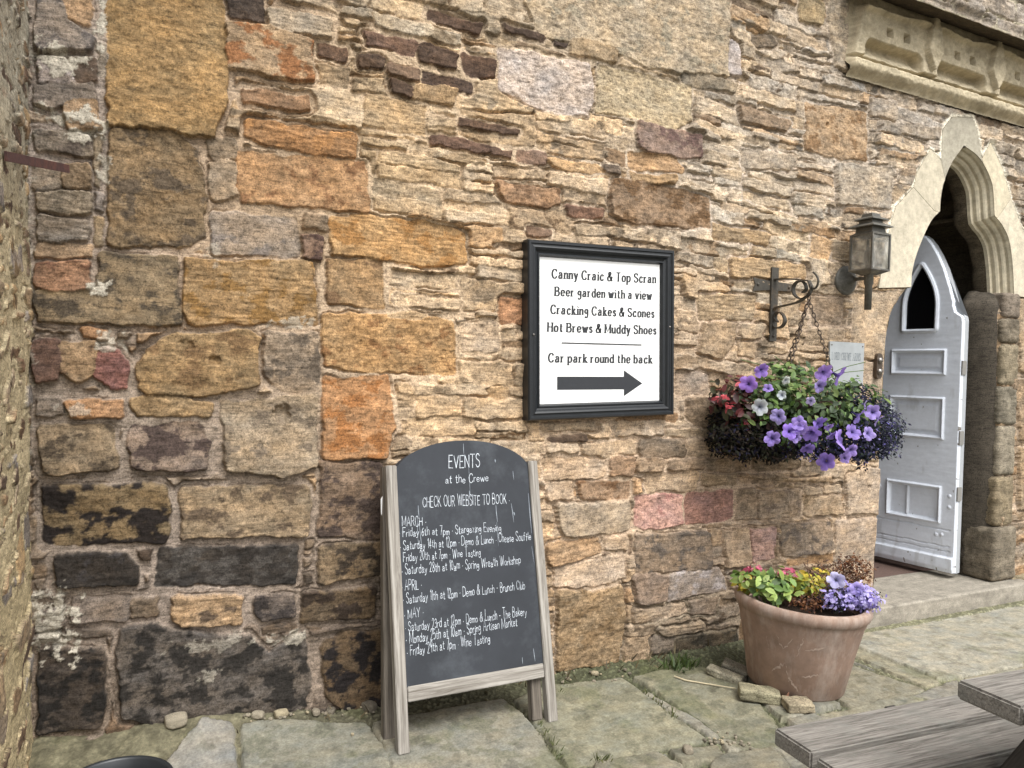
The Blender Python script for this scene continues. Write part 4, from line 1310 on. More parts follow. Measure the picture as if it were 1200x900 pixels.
lob = thing("lobelia_plant", "dark indigo lobelia cushion trailing at the right side of the hanging basket", "plant", (bx0+.25, by0, bz0-.1))
foliage("foliage", [(bpos(1008, 508, .08), .19, .17, .17, 3), (bpos(1030, 500, .02), .11, .12, .15, 1.2), (bpos(950, 518, .10), .2, .15, .09, 1.6), (bpos(1000, 470, .0), .18, .14, .1, .8)], 8200, .025,
        ['2c2c3a', '262832', '36364a', '22282a', '363e36', '3e3c52'], M_TINY, lob, 8, tv=TINY_V, tf=TINY_F, vcol=None)
foliage("blossom", [(bpos(1010, 508, .10), .20, .18, .18, 2), (bpos(950, 524, .16), .2, .13, .07, 1)], 520, .017, ['6058a0', '6e68ac', '524a8c', '8c84c4'], M_PETAL, lob, 18, tv=TINY_V, tf=TINY_F, vcol=None)
tr = thing("trailing_plant", "almost black trailing foliage hanging below the begonia at the basket's lower left", "plant", (bx0-.15, by0, bz0-.2))
foliage("foliage", [(bpos(873, 512, .08), .19, .16, .13, 2), (bpos(905, 520, .12), .17, .15, .10, 1.5), (bpos(850, 500, .0), .10, .12, .14, 1)], 7500, .026,
        ['262620', '1f1e1b', '2f3024', '2a221e', '3a342c', '262434'], M_TINY, tr, 9, tv=TINY_V, tf=TINY_F, vcol=None)

# ------------------------------------------------------------------ iron bracket
br = thing("basket_bracket", "wrought iron wall bracket with two scrolls holding up the hanging basket", "bracket", (XBK, 0, 1.95))
def yz(px, py): q = onX(px, py, XBK); return Vector((XBK, min(q[1], -.03), q[2]))
bm = bmesh.new()
za, zb = onY(901, 313, -.02)[2], onY(903, 400, -.02)[2]
box(bm, (XBK, -.030, (za+zb)/2), (.052, .010, za-zb)); bm_obj("upright", bm, M_IRON, br, bevel=.002)
bm = bmesh.new()
z1 = onY(905, 335, -.02)[2]
prism(bm, [(-.155, -.040), (-.14, 0), (-.155, .035), (-.03, .026), (.03, .026), (.16, .020), (.17, 0), (.16, -.020), (.03, -.026), (-.03, -.026)], -.021, -.0245, lambda u, v, d: (XBK+u, d, z1+v))
bm_obj("cross_strap", bm, M_IRON, br)
def strap(name, pts, w=.013, t=.0035):
    bm = bmesh.new()
    P_ = [Vector(q) for q in catmull(pts, 6)]
    rings = []
    for i, p in enumerate(P_):
        tt = (P_[min(i+1, len(P_)-1)]-P_[max(i-1, 0)]).normalized()
        nn = Vector((1, 0, 0)).cross(tt).normalized()
        rings.append([bm.verts.new(p+Vector((sx*w, 0, 0))+nn*sy*t) for sx, sy in ((-1,-1), (1,-1), (1,1), (-1,1))])
    for A_, B_ in zip(rings, rings[1:]):
        for k in range(4): bm.faces.new((A_[k], A_[(k+1) % 4], B_[(k+1) % 4], B_[k]))
    bm.faces.new(rings[0][::-1]); bm.faces.new(rings[-1])
    return bm_obj(name, bm, M_IRON, br)
strap("arm", [yz(903, 328), yz(925, 327), yz(948, 329)])
strap("scroll", [yz(948, 329), yz(951, 338), yz(946, 347), yz(938, 350), yz(931, 345), yz(930, 336), yz(935, 330), yz(942, 331), yz(945, 338), yz(941, 343)], w=.012)
strap("scroll", [yz(946, 347), yz(935, 354), yz(920, 358), yz(909, 361), yz(903, 368), yz(903, 378), yz(909, 384), yz(916, 383), yz(920, 376), yz(917, 368), yz(911, 366), yz(908, 372), yz(911, 377)], w=.012)
bm = bmesh.new()
tube(bm, [Vector(q) for q in catmull([yz(948, 330), yz(953, 338), yz(957, 336), yz(959, 329), yz(957, 323), yz(953, 319)], 6)], .006, 8)
tube(bm, [Vector(q) for q in catmull([yz(948, 333), yz(950, 341), yz(949, 346), Vector(hookp)+Vector((0, 0, .01))], 5)], .004, 8)
bm_obj("hook", bm, M_IRON, br, smooth=True)
for dz in (.0, -.36):
    pass
for q in ((XBK-.12, -.025, z1), (XBK+.12, -.025, z1), (XBK, -.035, zb+.03)):
    bm = bmesh.new()
    bmesh.ops.create_uvsphere(bm, u_segments=10, v_segments=6, radius=.009, matrix=Matrix.Translation(q))
    bm_obj("bolt", bm, M_IRON, br, smooth=True)

# ------------------------------------------------------------------ lantern
LY = -.175
lc = onY(1018, 330, LY); LX = float(lc[0])
lan = thing("wall_lantern", "grey coach lantern with square glass box and stepped cap on a round wall plate", "lantern", (LX, 0, 2.1))
def lz(py, px=1018): return float(onY(px, py, LY)[2])
pl = onY(981, 328); PZ = float(pl[2]); PX = float(pl[0])
bm = bmesh.new()
Mr = Matrix.Translation((LX, 0, PZ)) @ Matrix.Rotation(R(90), 4, 'X')
lathe(bm, [(.0, -.02), (.088, -.015), (.090, .018), (.074, .026), (.070, .026), (.064, .036), (.056, .036), (.050, .046), (.040, .046), (.034, .056), (.024, .060), (.018, .075), (.0, .078)], 36, Mr)
bm_obj("wall_plate", bm, M_LANTERN, lan, smooth=True)
bm = bmesh.new(); tube(bm, [(LX, -.06, PZ), (LX, -.12, PZ), (LX, LY, PZ)], .011, 12); bm_obj("arm", bm, M_LANTERN, lan, smooth=True)
T = lambda z: Matrix.Translation((LX, LY, z))
z_bot, z_mid, z_box0, z_box1 = lz(363), lz(333), lz(318), lz(275)
bm = bmesh.new()
lathe(bm, [(.0, z_bot), (.020, z_bot), (.021, z_mid-.005), (.026, z_mid), (.026, z_mid+.05), (.032, z_mid+.055), (.0, z_mid+.06)], 24, T(0)); bm_obj("candle_tube", bm, M_LANTERN, lan, smooth=True)
hb = .076
def frustum(bm, r0, z0, r1, z1):
    a = [bm.verts.new((LX+sx*r0, LY+sy*r0, z0)) for sx, sy in ((-1,-1), (1,-1), (1,1), (-1,1))]
    b_ = [bm.verts.new((LX+sx*r1, LY+sy*r1, z1)) for sx, sy in ((-1,-1), (1,-1), (1,1), (-1,1))]
    bm.faces.new(a[::-1]); bm.faces.new(b_)
    for k in range(4): bm.faces.new((a[k], a[(k+1) % 4], b_[(k+1) % 4], b_[k]))
bm = bmesh.new()
frustum(bm, .030, z_mid+.052, hb+.004, z_box0)
bm_obj("base_cone", bm, M_LANTERN, lan, bevel=.002)
bm = bmesh.new()
for sx, sy in ((-1,-1), (1,-1), (1,1), (-1,1)):
    box(bm, (LX+sx*(hb-.002), LY+sy*(hb-.002), (z_box0+z_box1)/2), (.011, .011, z_box1-z_box0))
for z_ in (z_box0+.004, z_box1-.004):
    for k in range(2):
        for s in (-1, 1):
            box(bm, (LX+(s*(hb-.002) if k else 0), LY+(0 if k else s*(hb-.002)), z_), ((.009, hb*2-.012, .009) if k else (hb*2-.012, .009, .009)))
bm_obj("cage", bm, M_LANTERN, lan)
for k in range(4):
    bm = bmesh.new()
    a = k*math.pi/2; cx_, cy_ = math.cos(a), math.sin(a)
    box(bm, (LX+cx_*(hb-.004), LY+cy_*(hb-.004), (z_box0+z_box1)/2), (.003 if abs(cx_) > .5 else hb*2-.014, .003 if abs(cy_) > .5 else hb*2-.014, z_box1-z_box0-.012))
    bm_obj("glass_pane", bm, M_GLASS, lan)
bm = bmesh.new(); lathe(bm, [(0, z_box0+.0), (.016, z_box0), (.016, z_box0+.03), (.03, z_box0+.06), (.032, z_box0+.1), (.018, z_box0+.14), (0, z_box0+.145)], 20, T(0))
bm_obj("bulb", bm, plain("milky bulb", hx('8a8478'), rough=.3), lan, smooth=True)
bm = bmesh.new()
z = z_box1
frustum(bm, hb+.003, z-.002, .058, z+.012); frustum(bm, .058, z+.012, .054, z+.040)
frustum(bm, hb+.012, z+.040, hb+.010, z+.046); frustum(bm, hb+.010, z+.046, .050, z+.066)
frustum(bm, .046, z+.066, .044, z+.084); frustum(bm, .068, z+.084, .066, z+.090); frustum(bm, .066, z+.090, .042, z+.102); frustum(bm, .038, z+.102, .034, z+.122)
frustum(bm, .030, z+.122, .006, z+.128)
bm_obj("cap", bm, M_LANTERN, lan)

# ------------------------------------------------------------------ stroke lettering
GL = {
'A': "0,0 .34,1 .68,0;.13,.34 .55,.34", 'B': "0,0 0,1;c 0,1 .34,1 .5,.78 .34,.53 0,.53;c 0,.53 .4,.53 .58,.27 .4,0 0,0",
'C': "c .62,.8 .5,.97 .3,1 .1,.85 0,.5 .1,.15 .3,0 .5,.04 .64,.22", 'D': "0,0 0,1;c 0,1 .35,.98 .62,.75 .62,.25 .35,.02 0,0",
'E': "0,0 0,1;0,1 .5,1;0,.52 .4,.52;0,0 .52,0", 'F': "0,0 0,1;0,1 .5,1;0,.52 .4,.52", 'H': "0,0 0,1;.6,0 .6,1;0,.52 .6,.52", 'I': "0,0 0,1",
'K': "0,0 0,1;.56,1 0,.42;.16,.56 .6,0", 'L': "0,1 0,0;0,0 .48,0", 'M': "0,0 0,1;0,1 .38,.1 .76,1;.76,1 .76,0", 'N': "0,0 0,1;0,1 .6,0;.6,0 .6,1",
'O': "c .35,1 .1,.85 0,.5 .1,.15 .35,0 .6,.15 .7,.5 .6,.85 .35,1", 'P': "0,0 0,1;c 0,1 .4,1 .56,.75 .4,.48 0,.48",
'R': "0,0 0,1;c 0,1 .4,1 .54,.77 .4,.52 0,.52;.26,.52 .6,0", 'S': "c .5,.84 .38,.98 .2,1 .03,.88 .04,.68 .25,.54 .48,.4 .52,.18 .36,.01 .16,0 0,.18",
'T': "0,1 .62,1;.31,1 .31,0", 'U': "c 0,1 0,.35 .08,.08 .3,0 .52,.08 .6,.35 .6,1", 'V': "0,1 .32,0;.32,0 .64,1", 'W': "0,1 .24,0;.24,0 .46,.9;.46,.9 .68,0;.68,0 .92,1",
'Y': "0,1 .3,.48;.6,1 .3,.48;.3,.48 .3,0",
'a': "c .04,.52 .16,.65 .32,.62 .4,.48 .4,.1 .5,.02;c .4,.4 .16,.36 .02,.2 .08,.02 .24,.02 .4,.18", 'b': "0,0 0,1;c 0,.45 .15,.64 .36,.6 .46,.33 .36,.04 .15,0 0,.14",
'c': "c .42,.5 .3,.65 .12,.6 0,.33 .1,.04 .28,0 .44,.14", 'd': "c .44,.45 .3,.64 .1,.6 0,.33 .1,.04 .3,0 .44,.16;.45,1 .45,0", 'e': "c .02,.34 .42,.36 .4,.56 .22,.66 .04,.54 0,.3 .1,.04 .28,0 .43,.14",
'f': "c .38,.92 .28,1 .16,.9 .14,.6 .14,0;0,.63 .32,.63", 'g': "c .4,.5 .26,.65 .08,.58 .02,.36 .14,.2 .34,.26 .42,.46;c .42,.62 .43,.1 .4,-.2 .2,-.32 .02,-.2", 'h': "0,0 0,1;c 0,.42 .14,.62 .34,.62 .42,.45 .42,0",
'i': ".06,.64 .06,0;.04,.86 .08,.92", 'k': "0,0 0,1;.38,.64 0,.28;.12,.38 .42,0", 'l': ".04,1 .04,0", 'm': "0,0 0,.64;c 0,.42 .12,.62 .26,.6 .32,.42 .32,0;c .32,.42 .44,.62 .58,.6 .64,.42 .64,0",
'n': "0,0 0,.64;c 0,.42 .14,.62 .32,.62 .4,.45 .4,0", 'o': "c .22,.65 .05,.56 0,.33 .05,.08 .22,0 .4,.08 .45,.33 .4,.56 .22,.65", 'p': "0,.64 0,-.32;c 0,.45 .15,.64 .36,.6 .46,.33 .36,.04 .15,0 0,.14",
'r': "0,0 0,.64;c 0,.4 .12,.6 .3,.62", 's': "c .34,.52 .22,.65 .06,.58 .06,.4 .3,.28 .34,.1 .2,0 0,.1", 't': "c .14,.88 .14,.2 .2,.02 .34,.06;0,.63 .32,.63", 'u': "c 0,.64 0,.2 .1,.01 .28,.04 .4,.2;.4,.64 .4,0",
'v': "0,.64 .22,0;.22,0 .44,.64", 'w': "0,.64 .18,0;.18,0 .34,.56;.34,.56 .5,0;.5,0 .68,.64", 'y': "0,.64 .22,.02;c .44,.64 .26,.06 .14,-.26 -.02,-.3", 'z': "0,.62 .36,.62 0,0 .38,0",
'&': "c .66,.0 .4,.36 .16,.72 .2,.95 .36,1 .44,.84 .34,.64 .06,.42 .0,.2 .12,.02 .34,.02 .56,.22 .64,.5", '.': "c .02,.30 .06,.34", '-': "0,.34 .22,.34",
'0': "c .22,1 .05,.8 0,.5 .05,.2 .22,0 .4,.2 .45,.5 .4,.8 .22,1", '1': "0,.8 .14,1;.14,1 .14,0", '2': "c .02,.78 .12,.98 .32,.96 .4,.74 .25,.4 0,0;0,0 .44,0", '3': "c .02,.85 .2,1 .38,.84 .3,.58 .12,.54 .34,.5 .42,.24 .26,.0 .02,.1",
'4': ".3,0 .3,1;.3,1 0,.3;0,.3 .42,.3", '5': ".38,1 .06,1 .04,.56;c .04,.56 .26,.64 .42,.4 .3,.06 .0,.06", '6': "c .36,.95 .12,.7 .0,.3 .14,0 .36,.1 .38,.38 .2,.5 .02,.3", '7': "0,1 .42,1;.42,1 .14,0", '8': "c .22,.54 .02,.76 .22,1 .42,.78 .22,.54 0,.26 .22,0 .44,.26 .22,.54",
'9': "c .4,.7 .2,.46 .02,.66 .14,.96 .38,.94 .4,.6 .34,0",
}
def glyph_strokes(ch):
    out = []
    for st in GL[ch].split(';'):
        cur = st.startswith('c ')
        pts = [tuple(map(float, q.split(','))) for q in st.replace('c ', '').split()]
        out.append((cur, [tuple(q) for q in catmull(pts, 5)] if cur else pts))
    return out
def lettering(lines, *k_, **kw):
    for i, ln__ in enumerate(lines):
        kw2 = dict(kw); kw2['seed'] = kw.get('seed', 1)+i
        letter_line([ln__], *k_, **kw2)
def letter_line(lines, serif, pen, parent, name, mat, nrm, seed=1, jit=0.0, cond=1.0, slant=0.0):
    """lines: (text, P0, P1, up) ; P0/P1 baseline ends, up = cap-height vector"""
    rg = random.Random(seed)
    V_, F = [], []
    nrm = np.asarray(nrm, float); lift = [0.0008]
    def ribbon(pts, w, o, ex, eu):
        pts = [np.array(p) for p in pts]
        base = len(V_); n = len(pts); lift[0] += 2e-6
        for i, p in enumerate(pts):
            t = pts[min(i+1, n-1)]-pts[max(i-1, 0)]; L = np.hypot(*t)+1e-9; t = t/L
            ww = w(abs(t[1]))/2
            if i == 0: p = p-t*min(ww, .03)
            if i == n-1: p = p+t*min(ww, .03)
            nn = np.array([-t[1], t[0]])*ww
            for s in (1, -1):
                q = p+nn*s
                V_.append(o+ex*q[0]+eu*q[1]+nrm*lift[0])
        for i in range(n-1): F.append((base+2*i, base+2*i+1, base+2*i+3, base+2*i+2))
    for text, P0, P1, up in lines:
        P0, P1, up = (np.asarray(q, float) for q in (P0, P1, up))
        items = []; x = 0
        for ch in text:
            small = False
            if ch == ' ': x += .36 if serif else .40; continue
            if ch not in GL: continue
            st = glyph_strokes(ch)
            if not serif and ch.islower():
                k_ = .80 if ch not in 'bdfhklt' else .92
                st = [(c_, [(p[0]*.86, p[1]*k_) for p in s]) for c_, s in st]
            elif not serif: st = [(c_, [(p[0]*.86, p[1]*1.08) for p in s]) for c_, s in st]
            wd = max(p[0] for c_, s in st for p in s)
            items.append((x, st, ch)); x += wd+(.32 if serif else .17)
        tot = x-(.32 if serif else .17)
        ex = (P1-P0)/tot; eu = up
        for x0, st, ch in items:
            jy = rg.gauss(0, jit); js = 1+rg.gauss(0, jit*1.5)
            for cur, s in st:
                q = [(x0+p[0]+slant*p[1]+rg.gauss(0, jit*.25), jy+p[1]*js+rg.gauss(0, jit*.2)) for p in s]
                ribbon(q, pen, P0, ex, eu)
                if serif and not cur:
                    for a, b_ in ((s[0], s[1]), (s[-1], s[-2])):
                        if abs(a[1]-b_[1]) > abs(a[0]-b_[0])*.8 and min(abs(a[1]-k) for k in (0, 1, .64, -.32)) < .02 and ch not in 'it' or (ch == 'i' and a[1] in (0, .64)):
                            up_ = a[1] > b_[1]
                            half_ = not up_ or a[1] == 1 and ch in 'MNHUVWTKIBDEFPR'
                            ribbon([(x0+a[0]-.16, a[1]), (x0+a[0]+(.16 if half_ or ch in 'vwy' else .02), a[1])], lambda k: .10, P0, ex, eu)
                elif serif and ch in 'CS' and cur:
                    a = s[0]; ribbon([(x0+a[0]+.01, a[1]-.06), (x0+a[0]+.01, a[1]+.14)], lambda k: .06, P0, ex, eu)
    return mesh_obj(name, V_, F, mat, parent, smooth=False)

# ------------------------------------------------------------------ framed sign
sgn = thing("framed_sign", "white sign in a thick black moulded frame with black lettering and an arrow pointing right", "sign", (2.08, -.03, 1.714))
th = R(2.0)
SX = np.array([math.cos(th), 0, math.sin(th)]); SZ = np.array([-math.sin(th), 0, math.cos(th)]); SCN = np.array([2.080, 0, 1.7143])
def sp(u, v, d): return tuple(SCN+SX*u+SZ*v+np.array([0, -d, 0]))
W2, H2 = .4335, .431
fprof = [(0, .0), (0, .058), (.006, .066), (.016, .066), (.020, .060), (.026, .060), (.034, .064), (.042, .060), (.050, .050), (.058, .047), (.062, .052), (.068, .052), (.072, .044), (.078, .030)]
v, f = [], []
for ins, d in fprof:
    for su, sv in ((-1,-1), (1,-1), (1,1), (-1,1)):
        v.append(sp(su*(W2-ins), sv*(H2-ins), d+.012))
for j in range(len(fprof)-1):
    for k in range(4): f.append((j*4+k, j*4+(k+1) % 4, (j+1)*4+(k+1) % 4, (j+1)*4+k))
fo = mesh_obj("frame", v, f, M_BLACK, sgn, smooth=False)
bm = bmesh.new()
prism(bm, [(-W2+.004, -H2+.004), (W2-.004, -H2+.004), (W2-.004, H2-.004), (-W2+.004, H2-.004)], -.01, .03, lambda u, v_, d: sp(u, v_, d)); bm_obj("backboard", bm, M_BLACK, sgn)
PD = .046
bm = bmesh.new(); prism(bm, [(-W2+.07, -H2+.07), (W2-.07, -H2+.07), (W2-.07, H2-.07), (-W2+.07, H2-.07)], .031, PD, lambda u, v_, d: sp(u, v_, d)); bm_obj("panel", bm, M_WHITE, sgn)
def son(px, py): return onY(px, py, -PD)
sl = []
for t_, a, b_, cap in (("Canny Craic & Top Scran", (647,325.8), (768,331.7), 10.4), ("Beer garden with a view", (650.5,346.3), (763,351), 10), ("Cracking Cakes & Scones", (645.5,367.5), (766,372), 10.2),
                       ("Hot Brews & Muddy Shoes", (642,388.3), (768.3,391.6), 10.2), ("Car park round the back", (642.8,424.2), (763.6,425.6), 10)):
    A_ = son(*a); up = son(a[0]+.3, a[1]-cap)-A_
    sl.append((t_, A_, son(*b_), up))
lettering(sl, True, lambda k: .12+.15*k, sgn, "lettering", M_INK, (0, -1, 0))
bm = bmesh.new()
r0, r1 = son(658, 401.8), son(751.7, 404.2)
rv = [bm.verts.new(tuple(np.array(q)+np.array([0, -.002, dz]))) for q, dz in ((r0, -.003), (r1, -.003), (r1, .003), (r0, .003))]
bm.faces.new(rv); bm_obj("rule_line", bm, M_INK, sgn)
bm = bmesh.new()
bm.faces.new([bm.verts.new(tuple(son(*q)+np.array([0, -.0012, 0]))) for q in ((652.8,441.3),(731,441.5),(731,433.8),(752.6,449.3),(731,464.2),(731,456.2),(652.8,456.8))])
bm_obj("arrow", bm, M_INK, sgn)
for (u, v_) in ((-W2+.03, -.02), (W2-.03, .03)):
    bm = bmesh.new()
    bmesh.ops.create_uvsphere(bm, u_segments=8, v_segments=6, radius=.006, matrix=Matrix.Translation(sp(u, v_, .074)))
    bm_obj("screw", bm, M_CHROME, sgn)

# ------------------------------------------------------------------ chalkboard A-board
AL = onZ(474, 884); AR = onZ(649, 846)
BT = R(13.0)
bxv = (AR-AL); BW = np.linalg.norm(bxv); bxv /= BW
bback = np.array([-bxv[1], bxv[0], 0])
bup = bback*math.sin(BT)+np.array([0, 0, math.cos(BT)]); bn = np.cross(bxv, bup)      # bn faces the viewer
if np.dot(bn, CAMPOS-AL) < 0: bn = -bn
ab = thing("chalkboard_sign", "grey framed chalkboard pavement sign with a rounded top and white handwritten event list", "chalkboard", tuple((AL+AR)/2))
def frame_matrix(o, x, y, z):
    return Matrix(((x[0], y[0], z[0], o[0]), (x[1], y[1], z[1], o[1]), (x[2], y[2], z[2], o[2]), (0, 0, 0, 1)))
def plank(name, L, w, t, M, mat, parent, bev=.003, prof=None):
    """grain along local X; M places the plank, object keeps its own frame"""
    bm = bmesh.new(); box(bm, (0, 0, 0), (L, w, t))
    bmesh.ops.bevel(bm, geom=list(bm.edges), offset=bev, segments=2, affect='EDGES')
    bmesh.ops.recalc_face_normals(bm, faces=bm.faces)
    me = bpy.data.meshes.new(name); bm.to_mesh(me); bm.free(); me.materials.append(mat)
    o = bpy.data.objects.new(name, me); link(o, parent); o.matrix_basis = M
    return o
def on_board(u, s, d=0): return AL+bxv*u+bup*s+bn*d
PH = 1.125
for u in (.0, BW):
    s0 = .0
    plank("leg", PH, .046, .042, frame_matrix(on_board(u, PH/2, -.021), bup, -bxv if True else bxv, -bn), M_OAK, ab)
# panel
arc_r = []
pu0, pu1 = .024, BW-.024
sb, st_, sp_ = .235, 1.115, 1.225
poly = [(pu0, sb), (pu1, sb), (pu1, st_)]
for k in range(1, 20):
    a = k/20; u = pu1+(pu0-pu1)*a
    x_ = (a-.5)*2; poly.append((u, st_+(sp_-st_)*(1-abs(x_)**2.2)**.75))
poly.append((pu0, st_))
bm = bmesh.new()
prism(bm, poly, -.010, -.030, lambda u, s, d: tuple(on_board(u, s, d)))
bm_obj("board", bm, M_CHALKBOARD, ab)
bm = bmesh.new()       # second board just behind, hinged at the top
REAR_L, REAR_R = onZ(456, 867), onZ(634, 843)
rup_l = on_board(0, PH, -.06)-REAR_L; 
def on_rear(u, s, d=0):
    a = u/BW
    p0 = REAR_L*(1-a)+REAR_R*a; p1 = on_board(u, PH, -.05)
    q = p0+(p1-p0)*(s/PH)
    return q-bback*d*0+bn*d
prism(bm, poly, .0, -.02, lambda u, s, d: tuple(on_rear(u, s, d)))
bm_obj("rear_board", bm, M_CHALKBOARD, ab)
for u in (.0, BW-.02):
    a_, b_ = on_rear(u, 0, -.01), on_rear(u, PH, -.01)
    ax_ = (b_-a_)/np.linalg.norm(b_-a_); side = bxv; nn = np.cross(ax_, side); nn /= np.linalg.norm(nn); side = np.cross(nn, ax_)
    plank("leg", np.linalg.norm(b_-a_), .05, .04, frame_matrix((a_+b_)/2, ax_, side, nn), M_OAKDK, ab)
plank("bottom_rail", BW-.052, .058, .034, frame_matrix(on_board(BW/2, .215, -.019), bxv, bup, bn), M_OAK, ab)
a_ = on_rear(BW/2, .22, .0)
plank("rear_rail", BW-.06, .055, .03, frame_matrix(a_, bxv, bup, bn), M_OAKDK, ab)
bm = bmesh.new()
tube(bm, [tuple(on_board(-.012, 1.02, -.05)), tuple(on_board(-.03, .99, -.06)), tuple(on_board(-.028, .93, -.07)), tuple(on_board(-.012, .90, -.08))], .004, 6)
bm_obj("cord", bm, M_WHITE, ab)
def bon(px, py): return onP(px, py, on_board(0, 0, -.010), bn)
cl = []
for t_, a, b_, cap in (("EVENTS", (526,548.5), (562,546.8), 13), ("at the Crewe", (522,566), (572,564), 9.5), ("CHECK OUR WEBSITE TO BOOK .", (495.5,594.5), (597,590), 11),
    (". MARCH .", (467,617), (499,616), 10), (". Friday 6th at 7pm . Stargazing Evening", (468,629.5), (587,622), 9.5), (". Saturday 14th at 12pm . Demo & Lunch . Cheese Souffle", (469,645), (622,632.7), 10),
    (". Friday 20th at 7pm . Wine Tasting", (469,658.5), (563,651), 10), (". Saturday 28th at 10am . Spring Wreath Workshop", (471,673.5), (610,660.5), 10.5),
    (". APRIL .", (471,692), (494,690), 10), (". Saturday 11th at 12pm . Demo & Lunch - Brunch Club", (472.5,707.5), (615,690), 10.5), (". MAY .", (474,726), (496,721.5), 10),
    (". Saturday 23rd at 12pm . Demo & Lunch - The Bakery", (475,740.5), (617,721), 10.5), (". Monday 25th at 10am . Spring Artisan Market", (476,754.5), (606,733), 11), (". Friday 29th at 7pm . Wine Tasting", (477,768.5), (574,753), 11)):
    A_ = bon(*a); up = bon(a[0]-.4, a[1]-cap*1.03)-A_
    cl.append((t_, A_, bon(*b_), up))
lettering(cl, False, lambda k: .066*random.uniform(.8, 1.25), ab, "chalk_writing", M_CHALK, bn, seed=4, jit=.045, slant=.04)
dl = []
rg = random.Random(8)
V_, F = [], []
for (x0, y0, x1, y1, w) in ((543,520,543.5,532,.8),(549,545,551,581,.5),(490,592,491,606,.9),(491,612,495,650,.7),(581,592,583,612,1.0),(582,612,584,640,.5),(599,590,602,612,.9),(619,578,623,625,1.0),(580,538,580.5,542,1.4),(601,552,602,562,.8),(623,640,626,660,.5),(625,760,627,775,.9),(550,575,551,582,1.4),(602,600,603,604,1.5),(489,604,490,640,.5),(612,770,612.5,778,.7)):
    A_, B_ = bon(x0, y0), bon(x1, y1); k = len(V_); s = bxv*w*.0016
    m_ = (A_+B_)/2+bxv*rg.uniform(-.001, .001)
    V_ = []
    for q, ww in ((A_, .5), (m_, 1.1), (B_, .3)): V_ += [q-s*ww+bn*.0006, q+s*ww+bn*.0006]
    mesh_obj("chalk_drip", V_, [(0, 1, 3, 2), (2, 3, 5, 4)], M_FADE, ab, smooth=False)

# ------------------------------------------------------------------ plaque and bell
pq = [onY(*q, -.035) for q in ((976,400), (1016,400), (1009,452), (970,452))]
x0_, x1_, z0_, z1_ = pq[0][0]-.02, pq[1][0]-.02, pq[3][2], pq[0][2]
pqe = thing("name_plaque", "small pale grey metal plaque with faint engraved lettering behind the hanging basket", "plaque", ((x0_+x1_)/2, -.03, (z0_+z1_)/2))
bm = bmesh.new(); box(bm, ((x0_+x1_)/2, -.027, (z0_+z1_)/2), (x1_-x0_, .012, z1_-z0_)); bm_obj("plate", bm, M_STEEL, pqe, bevel=.002)
zt = float(onY(995, 422, -.033)[2])
lettering([("LORD CREWE ARMS", (x0_+.02, -.033, zt), (x1_-.03, -.033, zt), (0, 0, .042))], True, lambda k: .05+.06*k, pqe, "lettering", plain("engraved grey", hx('6f767a'), rough=.6), (0, -1, 0))
for x_, z_ in ((x0_+.015, z0_+.02), (x1_-.015, z0_+.02), (x0_+.015, z1_-.02), (x1_-.015, z1_-.02)):
    bm = bmesh.new()
    bmesh.ops.create_uvsphere(bm, u_segments=8, v_segments=6, radius=.005, matrix=Matrix.Translation((x_, -.034, z_)))
    bm_obj("screw", bm, M_CHROME, pqe)
bp = onY(1030, 429, -.03)
bl = thing("door_bell", "narrow rounded dull metal bell plate on the wall left of the white door", "bell", (bp[0], -.03, bp[2]))
bm = bmesh.new()
pts = [(.026*math.cos(a), .055+.026*math.sin(a)) for a in np.linspace(0, math.pi, 9)]+[(.026*math.cos(a), -.055+.026*math.sin(a)) for a in np.linspace(math.pi, 2*math.pi, 9)]
prism(bm, pts, -.01, -.036, lambda u, v_, d: (bp[0]+u, d, bp[2]+v_)); bm_obj("back_plate", bm, plain("brown bell metal", hx('5d5248'), rough=.4, metal=.6), bl)
for dz in (.035, -.035):
    bm = bmesh.new()
    lathe(bm, [(.020, .0), (.020, .006), (.015, .012), (.0, .016)], 18, Matrix.Translation((bp[0], -.036, bp[2]+dz)) @ Matrix.Rotation(R(90), 4, 'X')); bm_obj("button", bm, M_CHROME, bl, smooth=True)

# ------------------------------------------------------------------ terracotta pot and its plants
pc = onZ(931, 803)
POTH = .43
Mp = Matrix.Translation((pc[0], pc[1], .012)) @ Matrix.Rotation(R(2.5), 4, 'Y') @ Matrix.Rotation(R(1.5), 4, 'X')
pot = thing("terracotta_pot", "large round terracotta pot with rolled rim standing by the doorstep", "plant pot", (pc[0], pc[1], 0))
RB, RT = .225, .30
bm = bmesh.new()
lathe(bm, [(.0, .0), (RB-.01, .0), (RB, .012), (RB+(RT-RB)*.5, POTH*.5), (RT-.012, POTH-.10), (RT-.006, POTH-.085), (RT-.002, POTH-.065), (RT+.004, POTH-.060), (RT+.012, POTH-.05), (RT+.018, POTH-.03), (RT+.014, POTH-.008), (RT+.002, POTH),
           (RT-.016, POTH-.004), (RT-.026, POTH-.02), (RT-.035, POTH-.10)], 72, Mp)
o = bm_obj("body", bm, M_TERRA, pot, smooth=True)
bm = bmesh.new(); lathe(bm, [(RT-.03, POTH-.07), (.15, POTH-.045), (.0, POTH-.035)], 36, Mp); bm_obj("soil", bm, M_SOIL, pot, smooth=True)
